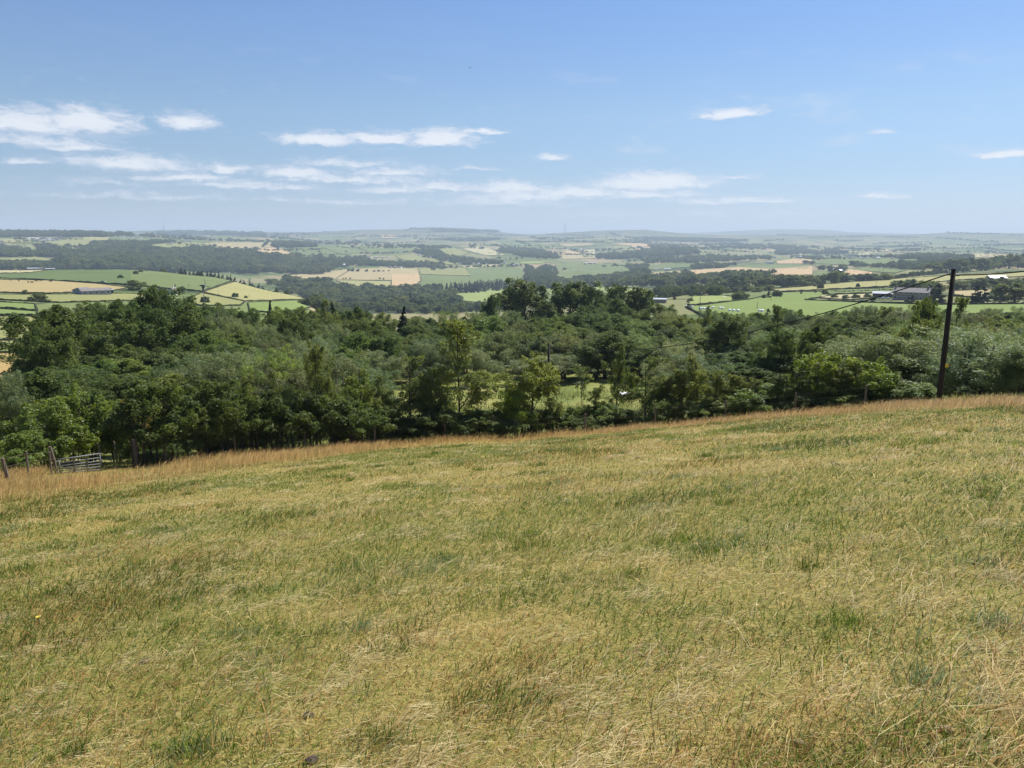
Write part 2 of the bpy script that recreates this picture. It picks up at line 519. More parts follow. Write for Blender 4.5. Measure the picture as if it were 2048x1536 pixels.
# ------------------------------------------------------------------ ground
def ground_material():
    # the near hillside pasture: dry straw and green mottled together
    m, t, out = mat_new("pasture_soil")
    g = t.new('ShaderNodeNewGeometry').outputs['Position']
    big = t.noise(g, 0.35, 4, 0.6)
    fine = t.noise(g, 28.0, 4, 0.7)
    mid = t.noise(g, 2.2, 4, 0.65)
    f = t.math('ADD', t.math('MULTIPLY', big, 0.5), t.math('MULTIPLY', mid, 0.5))
    c = t.ramp(f, [(0.34, (0.14, 0.165, 0.028)), (0.48, (0.25, 0.22, 0.055)), (0.62, (0.37, 0.265, 0.085))])
    c = t.mix(0.55, c, t.ramp(fine, [(0.3, (0.13, 0.125, 0.032)), (0.7, (0.45, 0.35, 0.125))]))
    p = principled(t, c, 0.95, 0.1)
    bp = t.new('ShaderNodeBump')
    bp.inputs['Strength'].default_value = 0.9
    bp.inputs['Distance'].default_value = 0.05
    t.l.new(fine, bp.inputs['Height'])
    t.l.new(bp.outputs[0], p.inputs['Normal'])
    t.l.new(p.outputs[0], out.inputs[0])
    # the floor of the wood and the clearing
    m2, t, out = mat_new("clearing_grass")
    g = t.new('ShaderNodeNewGeometry').outputs['Position']
    big = t.noise(g, 0.12, 4, 0.6)
    fine = t.noise(g, 3.5, 5, 0.7)
    f = t.math('ADD', t.math('MULTIPLY', big, 0.6), t.math('MULTIPLY', fine, 0.4))
    c = t.ramp(f, [(0.36, (0.10, 0.135, 0.03)), (0.5, (0.185, 0.20, 0.055)), (0.64, (0.30, 0.26, 0.095))])
    p = principled(t, c, 0.95, 0.1)
    t.l.new(p.outputs[0], out.inputs[0])
    # the country beyond: a patchwork of small walled fields, moor on the far tops
    m3, t, out = mat_new("countryside")
    g = t.new('ShaderNodeNewGeometry').outputs['Position']
    wv = t.noise(g, 0.002, 3, 0.5, out=1)
    gw = t.vmath('MULTIPLY_ADD', t.vmath('SUBTRACT', wv, (.5, .5, .5)), (160, 160, 0), g)
    gw = t.vmath('MULTIPLY', gw, (1 / 150., 1 / 210., 0))
    vo = t.new('ShaderNodeTexVoronoi', voronoi_dimensions='2D', feature='F1', distance='CHEBYCHEV')
    vo.inputs['Scale'].default_value = 1.0
    vo.inputs['Randomness'].default_value = 0.75
    t.l.new(gw, vo.inputs['Vector'])
    sp = t.new('ShaderNodeSeparateColor')
    t.l.new(vo.outputs['Color'], sp.inputs[0])
    cell = t.ramp(sp.outputs[0], [(0.0, (0.115, 0.155, 0.050)), (0.2, (0.150, 0.185, 0.068)), (0.42, (0.205, 0.205, 0.095)),
                                  (0.62, (0.255, 0.225, 0.115)), (0.8, (0.33, 0.255, 0.150)), (0.92, (0.125, 0.17, 0.055))], 'CONSTANT')
    ve = t.new('ShaderNodeTexVoronoi', voronoi_dimensions='2D', feature='DISTANCE_TO_EDGE')
    ve.inputs['Scale'].default_value = 1.0
    ve.inputs['Randomness'].default_value = 0.75
    t.l.new(gw, ve.inputs['Vector'])
    ln = t.maprange(ve.outputs['Distance'], 0.012, 0.028, 1.0, 0.0)
    patch = t.noise(g, 0.012, 4, 0.65)
    c = t.mix(t.math('MULTIPLY', ln, 0.75), cell, (0.04, 0.05, 0.026, 1))
    c = t.mix(t.maprange(patch, 0.35, 0.75, 0.0, 0.55), c, (0.14, 0.15, 0.065, 1))
    tw = t.noise(g, 0.0045, 5, 0.7)
    c = t.mix(t.maprange(tw, 0.53, 0.60, 0.0, 0.9), c, (0.045, 0.065, 0.03, 1))
    dist = t.vmath('LENGTH', g, out=1)
    moor = t.mix(t.noise(g, 0.002, 5, 0.6), (0.060, 0.066, 0.045, 1), (0.10, 0.095, 0.065, 1))
    c = t.mix(t.maprange(dist, 6500, 8400, 0.0, 0.75), c, moor)
    grain = t.noise(g, 0.15, 4, 0.7)
    c = t.mix(0.5, c, t.mix(1.0, c, t.ramp(grain, [(0.3, (0.6, 0.6, 0.6)), (0.7, (1.35, 1.35, 1.35))]), 'MULTIPLY'))
    p = principled(t, c, 1.0, 0.05)
    t.l.new(p.outputs[0], out.inputs[0])
    return m, m2, m3


gm = ground_material()


def build_ground():
    back = np.radians(np.arange(76, 285, 6.0))
    azs = np.concatenate([AZG, back])
    n1 = len(azs)
    Z = np.zeros((n1, NR))
    Z[:len(AZG)] = ZG
    ub = 0.19 * np.minimum(DG, 60) + 0.03 * np.clip(DG - 60, 0, 300)      # the hill goes on rising behind
    for k, a in enumerate(back):
        ad = math.degrees(a)
        w = min(1, (ad - 70) / 60) * min(1, (290 - ad) / 60)
        w = w * w * (3 - 2 * w)
        side = ZG[-1] if ad < 180 else ZG[0]
        f = min(1, max(0, (ad - 110) / 140))
        side = ZG[-1] * (1 - f) + ZG[0] * f
        Z[len(AZG) + k] = side * (1 - w) + ub * w
    X = np.sin(azs)[:, None] * DG[None, :]
    Y = np.cos(azs)[:, None] * DG[None, :]
    v = np.stack([X, Y, Z], -1).reshape(-1, 3)
    v = np.vstack([v, [[0, 0, 0.0]]])
    i, j = np.meshgrid(np.arange(n1), np.arange(NR - 1), indexing='ij')
    i2 = (i + 1) % n1
    q = np.stack([i * NR + j, i2 * NR + j, i2 * NR + j + 1, i * NR + j + 1], -1).reshape(-1, 4)[:, ::-1]
    k = np.arange(n1)
    fan = np.stack([np.full(n1, n1 * NR), k * NR, ((k + 1) % n1) * NR], -1)[:, ::-1]
    me = mesh_np("ground", v, [q, fan], smooth=True)
    for m in gm: me.materials.append(m)
    d = DG[j]
    a = azs[i]
    ed = np.where(i < len(AZG), np.interp(a, AZG, EDGE_D), 36.0)
    mi = np.where(d < ed + 1.5, 0, np.where(d < 175, 1, 2))
    mi = np.where((i >= len(AZG)) & (d < 200), 0, mi).reshape(-1)
    mi = np.concatenate([mi, np.zeros(n1, int)]).astype(np.int32)
    me.polygons.foreach_set("material_index", mi)
    o = link("ground", me)
    tag(o, "rolling ground of hillside pasture, valley and far hills", "ground", kind="structure")


build_ground()


# ------------------------------------------------------------------ fields of the country beyond, each its own sheet with its own crop
def field_mat(name, a, b, stripe=0.0, ang=0.0, sc_=0.02):
    m, t, out = mat_new(name)
    g = t.new('ShaderNodeNewGeometry').outputs['Position']
    n = t.noise(g, sc_, 5, 0.65)
    n2 = t.noise(g, 0.5, 3, 0.7)
    f = t.math('ADD', t.math('MULTIPLY', n, 0.7), t.math('MULTIPLY', n2, 0.3))
    if stripe:
        rot = t.new('ShaderNodeVectorRotate', rotation_type='Z_AXIS')
        t.l.new(g, rot.inputs[0])
        rot.inputs['Angle'].default_value = ang
        wv = t.new('ShaderNodeTexWave', wave_type='BANDS', bands_direction='Y')
        wv.inputs['Scale'].default_value = 0.05
        wv.inputs['Distortion'].default_value = 2.5
        wv.inputs['Detail'].default_value = 3
        t.l.new(rot.outputs[0], wv.inputs['Vector'])
        f = t.math('ADD', t.math('MULTIPLY', f, 1 - stripe), t.math('MULTIPLY', wv.outputs['Fac'], stripe))
    p = principled(t, t.ramp(f, [(0.32, a), (0.68, b)]), 1.0, 0.05)
    t.l.new(p.outputs[0], out.inputs[0])
    return m


FM = {
    'green': field_mat("pasture_green", (0.120, 0.155, 0.058), (0.155, 0.185, 0.074)),
    'lush': field_mat("pasture_lush", (0.150, 0.200, 0.060), (0.185, 0.230, 0.078)),
    'bright': field_mat("pasture_bright", (0.205, 0.245, 0.080), (0.250, 0.285, 0.100)),
    'dark': field_mat("pasture_dark", (0.095, 0.135, 0.052), (0.118, 0.155, 0.064), sc_=0.01),
    'olive': field_mat("pasture_olive", (0.190, 0.205, 0.075), (0.255, 0.250, 0.105), 0.3, 0.3),
    'hay': field_mat("hay_meadow", (0.250, 0.245, 0.100), (0.315, 0.290, 0.130), 0.3, 0.5),
    'tan': field_mat("dry_field", (0.300, 0.255, 0.130), (0.375, 0.305, 0.165), 0.2, 0.2),
    'stubble': field_mat("stubble", (0.255, 0.220, 0.100), (0.390, 0.300, 0.150), 0.65, 0.15),
    'orange': field_mat("ripe_field", (0.385, 0.280, 0.155), (0.450, 0.330, 0.185), 0.2, 0.6),
    'pale': field_mat("cut_hay", (0.340, 0.310, 0.170), (0.410, 0.365, 0.210), 0.3, 0.9),
    'rough': field_mat("rough_straw", (0.270, 0.200, 0.080), (0.400, 0.280, 0.115), 0.0),
}
hedge_mat, t_, o_ = mat_new("wall_and_hedge")
_g = t_.new('ShaderNodeNewGeometry').outputs['Position']
_p = principled(t_, t_.ramp(t_.noise(_g, 0.4, 4, 0.7), [(0.3, (0.030, 0.038, 0.018)), (0.55, (0.055, 0.062, 0.032)), (0.75, (0.085, 0.08, 0.055))]), 0.95, 0.05)
t_.l.new(_p.outputs[0], o_.inputs[0])


def inside(poly, x, y):
    c = False
    n = len(poly)
    for i in range(n):
        x1, y1 = poly[i]; x2, y2 = poly[(i + 1) % n]
        if (y1 > y) != (y2 > y) and x < (x2 - x1) * (y - y1) / (y2 - y1) + x1:
            c = not c
    return c


def densify(poly, step, closed=True):
    out = []
    n = len(poly)
    for i in range(n if closed else n - 1):
        x1, y1 = poly[i]; x2, y2 = poly[(i + 1) % n]
        k = max(1, int(max(abs(x2 - x1) / step, abs(y2 - y1) / (step * 0.35))))
        for s in range(k):
            out.append((x1 + (x2 - x1) * s / k, y1 + (y2 - y1) * s / k))
    if not closed: out.append(poly[-1])
    return out


def field(poly, kind, desc, dmin=200, dmax=9000, wall=1.2, layer=0, ww=0.9):
    """a field given by the corners it shows; they are laid onto the ground where they stand"""
    b = densify(poly, 7)
    us = [p[0] for p in poly]; vs = [p[1] for p in poly]
    pts = list(b)
    nb = len(b)
    x = min(us) + 5
    while x < max(us):
        y = min(vs) + 1.2
        while y < max(vs):
            if inside(poly, x, y): pts.append((x, y))
            y += 2.4
        x += 9
    vv, _, ff, *_r = delaunay_2d_cdt([Vector(p) for p in pts], [(i, (i + 1) % nb) for i in range(nb)], [], 1, 1e-4)
    V = []
    for p in vv:
        X, Y, Z, d = hit(p[0], p[1], dmin, dmax)
        V.append((X, Y, Z + 0.10 + 0.0005 * d + layer * (0.1 + 0.0003 * d)))
    me = bpy.data.meshes.new("field")
    me.from_pydata(V, [], [f for f in ff])
    me.update()
    bm = bmesh.new(); bm.from_mesh(me)
    bmesh.ops.recalc_face_normals(bm, faces=bm.faces)
    if sum(f.normal.z for f in bm.faces) < 0:
        bmesh.ops.reverse_faces(bm, faces=bm.faces)
    bm.to_mesh(me); bm.free()
    o = link("field", me, None, FM[kind])
    tag(o, desc, "field", kind="structure")
    if wall:
        hedge(poly, desc, dmin, dmax, wall, True, ww)


def hedge(poly, desc, dmin=200, dmax=9000, h=1.2, closed=False, w=0.9, pre="dark dry stone wall round the "):
    """a low wall along the ground"""
    b = densify(poly, 6, closed)
    P3 = [Vector(hit(u, v, dmin, dmax)[:3]) for u, v in b]
    if closed: P3.append(P3[0])
    rng = random.Random(len(b) * 7 + int(poly[0][0]))
    V, Fc = [], []
    k = 0
    prev = None
    for i, p in enumerate(P3):
        q = P3[min(i + 1, len(P3) - 1)] - P3[max(i - 1, 0)]
        q.z = 0
        if q.length < 1e-6: q = Vector((1, 0, 0))
        s = Vector((-q.y, q.x, 0)).normalized() * w * 0.5
        hh = h * rng.uniform(0.65, 1.2)
        o = len(V)
        V += [tuple(p - s - Vector((0, 0, .3))), tuple(p - s * .8 + Vector((0, 0, hh))), tuple(p + s * .8 + Vector((0, 0, hh))), tuple(p + s - Vector((0, 0, .3)))]
        if prev is not None:
            for a in range(3):
                Fc.append((prev + a, o + a, o + a + 1, prev + a + 1))
        prev = o
    me = bpy.data.meshes.new("field_wall")
    me.from_pydata(V, [], Fc)
    me.update()
    o = link("field_wall", me, None, hedge_mat)
    tag(o, pre + desc, "wall", "field walls of the valley")


LH = dict(dmin=230, dmax=1000, ww=0.7)
field([(-70, 549), (60, 547), (100, 541), (130, 537), (200, 537), (262, 539), (262, 566), (240, 569), (100, 561), (-70, 557)], 'dark', "deep green field over the brow of the near hill", wall=0, **LH)
field([(262, 539), (305, 541), (465, 558), (476, 559), (405, 583), (300, 574), (262, 570)], 'green', "green field above the small wind turbine", wall=0, **LH)
hedge([(-70, 554), (0, 557), (100, 561.5), (240, 569.5), (300, 574.5), (405, 584)], "deep green field and the stubble below it", 230, 1000, 1.2, False, 0.9, "dark dry stone wall between the ")
hedge([(476, 559), (440, 571), (405, 584)], "green field and the yellow grass", 230, 1000, 1.2, False, 0.9, "dark dry stone wall between the ")
field([(306, 539.5), (400, 547), (470, 556), (524, 564), (520, 566), (476, 558), (306, 541.5)], 'hay', "narrow straw strip along the brow below the conifers", wall=0.8, **LH)
field([(-70, 540), (110, 538), (60, 546), (-70, 548)], 'pale', "pale strip at the top of the deep green field", wall=0.8, **LH)
field([(-70, 559), (100, 562), (200, 569), (256, 576), (220, 583), (110, 587), (50, 587), (-70, 583)], 'stubble', "stubble field with cattle above the long sheds", wall=0.8, **LH)
field([(478, 561), (530, 567), (612, 592), (606, 599), (490, 603), (407, 585)], 'hay', "yellow grass field on the shoulder of the near hill", wall=0.8, **LH)
field([(404, 587), (490, 604), (480, 612), (400, 612), (370, 600)], 'olive', "dull green paddock below the yellow grass field", wall=0.8, **LH)
field([(496, 606), (606, 601), (634, 612), (560, 628), (500, 622)], 'lush', "vivid green field at the foot of the near hill", wall=0.8, **LH)
field([(-70, 590), (120, 590), (250, 588), (330, 590), (330, 600), (120, 606), (-70, 597)], 'olive', "thin grazing round the long sheds", wall=0.8, **LH)
field([(-70, 602), (70, 609), (75, 622), (-70, 612)], 'lush', "small vivid green strip beyond the wood", wall=0.8, **LH)
field([(-70, 614), (75, 624), (75, 632), (-70, 630)], 'lush', "second vivid green strip beyond the wood", wall=0.8, **LH)
field([(-70, 633), (75, 635), (70, 680), (-70, 682)], 'olive', "yellow-green hay field beside the wood", dmin=120, dmax=420, wall=0.7)
field([(-70, 684), (70, 682), (60, 706), (-70, 706)], 'olive', "rough pasture beside the wood", dmin=100, dmax=420, wall=0.5)
field([(-70, 708), (60, 708), (60, 760), (-70, 760)], 'rough', "tawny rough grass beside the wood", dmin=60, dmax=300, wall=0)
CT = dict(dmin=1150, dmax=3600)
field([(577, 551), (640, 546), (703, 538), (668, 559), (640, 559), (600, 557)], 'tan', "fawn field left of the slanting wall", **CT)
field([(705, 538), (770, 536.5), (834, 538), (839, 551), (841, 562), (826, 575), (783, 561), (672, 560)], 'tan', "big fawn field above the valley trees", **CT)
field([(672, 561.5), (782, 563), (781, 574), (720, 574), (686, 566)], 'hay', "lower fawn strip above the valley trees", **CT)
field([(783, 549), (838, 550), (840, 562), (826, 575), (784, 573)], 'orange', "ripe tan field by the curving wall", layer=1, **CT)
field([(838, 538), (930, 536), (942, 552), (842, 549)], 'olive', "walled pasture with a round earthwork", **CT)
field([(842, 551), (942, 553), (932, 536), (1040, 536), (1052, 545), (1054, 561), (990, 564), (900, 574), (832, 577), (843, 562)], 'green', "wide green pasture right of the curving wall", **CT)
field([(890, 589), (1012, 579), (1040, 578), (1040, 590), (1016, 602), (960, 606), (915, 601)], 'bright', "sunny green field by the church wood", dmin=900, dmax=2000)
field([(672, 590), (700, 592), (756, 603), (745, 608), (690, 602)], 'orange', "orange patch among the valley trees", dmin=900, dmax=2000, wall=0)
field([(895, 611), (935, 611), (930, 617), (880, 617)], 'orange', "bare orange patch below the sunny green field", dmin=600, dmax=2000, wall=0)
field([(920, 534), (990, 529), (1002, 531), (945, 537)], 'pale', "pale sliver above the wide green pasture", **CT)
field([(1112, 552), (1135, 531), (1250, 528), (1268, 540), (1200, 551), (1116, 559)], 'green', "green field between two woods", **CT)
field([(1290, 531), (1398, 527), (1386, 534), (1300, 540)], 'green', "slim green field below the long tree belt", **CT)
field([(1306, 546), (1380, 541), (1480, 535), (1540, 539), (1625, 533), (1625, 550), (1560, 551), (1450, 554), (1310, 550)], 'orange', "long ripe field beyond the dark trees", dmin=1000, dmax=2600)
field([(1553, 523), (1600, 517), (1626, 521), (1612, 528), (1555, 528)], 'orange', "pinkish field above the long ripe field", dmin=1200, dmax=4000)
field([(1088, 578), (1200, 574), (1290, 579), (1290, 586), (1100, 590)], 'bright', "sunlit meadow behind the tall poplars", dmin=600, dmax=2000)
field([(1385, 594), (1440, 592), (1490, 598), (1480, 602), (1400, 612), (1375, 612)], 'bright', "light green paddock by the far turbine", dmin=280, dmax=900, layer=1)
field([(1372, 615), (1420, 608), (1500, 600), (1560, 586), (1640, 584), (1665, 592), (1610, 601), (1720, 606), (1860, 611), (2120, 609), (2120, 630), (1700, 640), (1420, 640)], 'lush', "broad vivid green field below the farmhouse", dmin=230, dmax=900)
field([(1440, 587), (1560, 582), (1560, 586), (1500, 599), (1440, 592)], 'green', "green slope by the round bush", dmin=280, dmax=1000, wall=0)
field([(1645, 581), (1790, 577), (1785, 586), (1660, 590)], 'green', "green strip above the nursery plot", dmin=400, dmax=1000)
field([(1540, 580), (1700, 565), (1800, 558), (1960, 548), (2120, 541), (2120, 549), (1900, 562), (1790, 573), (1650, 580), (1560, 584)], 'hay', "long straw-striped hay field on the rise", dmin=450, dmax=1500)
field([(1908, 583), (2120, 574), (2120, 586), (1960, 598), (1908, 592)], 'tan', "fawn field behind the farm conifers", dmin=350, dmax=1100)
field([(1642, 592), (1790, 588), (1792, 593), (1700, 600), (1640, 597)], 'pale', "bare nursery plot beside the dark shed", dmin=350, dmax=900, layer=1, wall=0.8)
field([(1672, 550), (1700, 539), (1745, 545), (1742, 553), (1690, 554)], 'orange', "ripe field with dark cattle", dmin=1000, dmax=2600)
field([(1706, 540), (1730, 534), (1812, 541), (1790, 547), (1746, 544)], 'green', "green wedge beside the ripe field", dmin=1000, dmax=2600)
field([(1626, 520), (1700, 516), (1900, 522), (1900, 529), (1740, 532), (1632, 528)], 'green', "green shelf in front of the far hamlet", dmin=1400, dmax=4000)
field([(1910, 511), (1968, 508), (1974, 514), (1930, 517)], 'pale', "pale hay field beyond the hamlet", dmin=2500, dmax=5500)
field([(1970, 508), (2030, 510), (2030, 515), (1976, 515)], 'tan', "fawn hay field beyond the hamlet", dmin=2500, dmax=5500)
field([(1708, 511), (1740, 504), (1738, 511)], 'pale', "small far hay field beside a grey one", dmin=3000, dmax=6500, wall=0.8)
field([(1742, 503), (1782, 498), (1781, 505), (1740, 507)], 'pale', "far pale field on the plateau", dmin=3000, dmax=6500, wall=0.8)
# the far side of the valley
FR = dict(dmin=1700, dmax=7500, ww=1.6)
field([(-70, 514), (30, 513), (70, 514), (125, 523), (130, 530), (60, 526), (-70, 526)], 'olive', "sloping fields below the far wood", **FR)
field([(50, 491), (108, 486), (112, 498), (90, 506), (60, 504)], 'olive', "grazing between the two far woods", **FR)
field([(18, 479), (60, 478), (62, 486), (-70, 484)], 'hay', "dry paddock below the ridge wood", **FR)
field([(62, 487), (130, 481), (180, 479), (190, 492), (108, 492)], 'olive', "grazing below the far village", **FR)
field([(112, 494), (212, 497), (200, 502), (110, 500)], 'olive', "long dry strip above the far wood", **FR)
field([(165, 475), (220, 474), (215, 481), (168, 482)], 'hay', "dry field beside the ridge wood", **FR)
field([(190, 464), (236, 463), (236, 471), (216, 472), (200, 468)], 'hay', "bare dry hilltop beside the ridge wood", dmin=3500, dmax=7000)
field([(300, 491), (345, 486), (420, 486), (440, 497), (400, 500), (335, 496)], 'olive', "walled grazing above the great wood", **FR)
field([(400, 487), (500, 485), (524, 497), (440, 497)], 'tan', "dry walled field above the great wood", **FR)
field([(505, 500), (545, 495), (565, 499), (592, 513), (560, 513)], 'orange', "brown walled field beside the copse", **FR)
field([(500, 486), (546, 486), (556, 494), (506, 498)], 'tan', "fawn field beside the copse", **FR)
field([(575, 497), (640, 494), (676, 508), (610, 512)], 'green', "green walled field below the copse", **FR)
field([(642, 494), (700, 492), (742, 508), (680, 508)], 'green', "second green field below the copse", **FR)
field([(704, 492), (760, 494), (785, 504), (746, 508)], 'green', "third green field right of the copse", **FR)
field([(592, 514), (676, 510), (728, 511), (700, 520), (620, 520)], 'green', "long green field above the white-roofed barn", **FR)
field([(790, 512), (840, 509), (900, 522), (870, 526), (806, 520)], 'olive', "pasture beside the hamlet wood", **FR)
field([(875, 500), (905, 495), (938, 507), (920, 512), (890, 510)], 'olive', "grey-green field on the far slope", **FR)
field([(925, 499), (945, 494), (975, 497), (1010, 511), (970, 511)], 'pale', "fawn walled field on the far slope", **FR)
field([(855, 520), (925, 527), (905, 530), (860, 527)], 'olive', "dry strip above the fawn fields", **FR)
field([(762, 471), (792, 471), (792, 477), (764, 477)], 'orange', "two tan squares high on the far hill", **FR)
field([(1115, 488), (1180, 487), (1190, 491), (1130, 494)], 'tan', "tan far field under the masts", **FR)
field([(1216, 488), (1300, 487), (1312, 495), (1290, 503), (1280, 505), (1262, 492)], 'orange', "ripe orange field above the tree belt", **FR)
field([(1166, 501), (1192, 499), (1190, 509), (1164, 509)], 'pale', "pale far field above the tree belt", **FR)
field([(1122, 511), (1190, 509), (1190, 517), (1126, 519)], 'tan', "fawn field beside the tree belt", **FR)
field([(1225, 493), (1262, 493), (1268, 500), (1230, 503)], 'olive', "olive field under the ripe orange one", **FR)
field([(1130, 502), (1163, 502), (1160, 509), (1120, 510)], 'orange', "brown far field with a farm", **FR)
field([(1195, 480), (1275, 479), (1278, 485), (1190, 486)], 'green', "green far field by the pylons", **FR)
field([(1000, 485), (1060, 484), (1110, 492), (1100, 499), (1030, 498)], 'green', "long green far slope", **FR)
field([(1043, 524), (1088, 523), (1085, 528), (1040, 528)], 'bright', "bright green sliver among far trees", dmin=2000, dmax=4500)

# ------------------------------------------------------------------ trees
def leaf_mat(name, c, trans, rough=0.5, spec=0.35, tfac=0.38, hue=0.12, rnd=0.3):
    m, t, out = mat_new(name)
    at_ = t.new('ShaderNodeAttribute', attribute_name='tint')
    oi = t.new('ShaderNodeObjectInfo')
    k = t.math('ADD', t.math('MULTIPLY', at_.outputs['Fac'], 1 - rnd), t.math('MULTIPLY', oi.outputs['Random'], rnd))
    lo = (c[0] * (1 - 2.2 * hue), c[1] * (1 - 1.4 * hue), c[2] * 0.9)
    hi = (c[0] * (1 + 3.0 * hue), c[1] * (1 + 1.8 * hue), c[2] * 1.05)
    base = t.mix(1.0, t.ramp(k, [(0.15, lo), (0.5, c), (0.9, hi)]), oi.outputs['Color'], 'MULTIPLY')
    p = principled(t, base, rough, spec)
    tr = t.new('ShaderNodeBsdfTranslucent')
    t.put(tr.inputs[0], t.mix(1.0, base, (*trans, 1), 'MULTIPLY'))
    mx = t.new('ShaderNodeMixShader')
    mx.inputs[0].default_value = tfac
    t.l.new(p.outputs[0], mx.inputs[1])
    t.l.new(tr.outputs[0], mx.inputs[2])
    t.l.new(mx.outputs[0], out.inputs[0])
    return m


LEAF = {
    'alder': leaf_mat("alder_leaf", (0.108, 0.140, 0.046), (1.6, 1.7, 0.75), 0.6, 0.2),
    'willow': leaf_mat("willow_leaf", (0.176, 0.205, 0.098), (1.3, 1.4, 0.8), 0.55, 0.3),
    'birch': leaf_mat("birch_leaf", (0.146, 0.174, 0.054), (1.6, 1.6, 0.7), 0.55, 0.25),
    'hazel': leaf_mat("hazel_leaf", (0.135, 0.180, 0.042), (1.7, 1.7, 0.6)),
    'hawthorn': leaf_mat("hawthorn_leaf", (0.100, 0.132, 0.038), (1.7, 1.8, 0.7), 0.55, 0.25),
    'poplar': leaf_mat("poplar_leaf", (0.110, 0.138, 0.055), (1.4, 1.5, 0.8), 0.55, 0.25),
    'conifer': leaf_mat("conifer_needle", (0.026, 0.042, 0.020), (1.1, 1.2, 0.8), 0.6, 0.3, 0.15),
    'oak': leaf_mat("far_oak_leaf", (0.106, 0.134, 0.048), (1.5, 1.6, 0.7), 0.7, 0.15, 0.25, 0.20, 0.65),
    'fir': leaf_mat("far_fir_needle", (0.026, 0.044, 0.024), (1.1, 1.2, 0.8), 0.7, 0.15, 0.15, 0.2, 0.6),
}
bark, t_, o_ = mat_new("bark")
_g = t_.new('ShaderNodeTexCoord').outputs['Object']
_p = principled(t_, t_.ramp(t_.noise(t_.vmath('MULTIPLY', _g, (6, 6, 1.5)), 2.0, 5, 0.7), [(0.3, (0.035, 0.028, 0.022)), (0.7, (0.12, 0.10, 0.08))]), 0.95, 0.1)
t_.l.new(_p.outputs[0], o_.inputs[0])


def prof_fn(shape, t):
    if shape == 'round': return np.sqrt(np.clip(1 - (2 * t - 0.9) ** 2 / 1.25, 0.02, 1))
    if shape == 'dome': return np.sqrt(np.clip(1 - t ** 2.2, 0.02, 1))
    if shape == 'cone': return np.clip(1.02 - t, 0.03, 1) ** 0.85
    if shape == 'egg': return np.clip(np.sin(np.pi * np.clip(t * 0.86 + 0.13, 0, 1)), 0.05, 1) ** 0.8
    if shape == 'fan': return np.clip(0.42 + 0.75 * t, 0, 1) * np.sqrt(np.clip(1 - t ** 5, 0.05, 1))
    if shape == 'spire': return np.clip(np.sin(np.pi * np.clip(t * 0.72 + 0.27, 0, 1)), 0.06, 1)
    return np.ones_like(t)


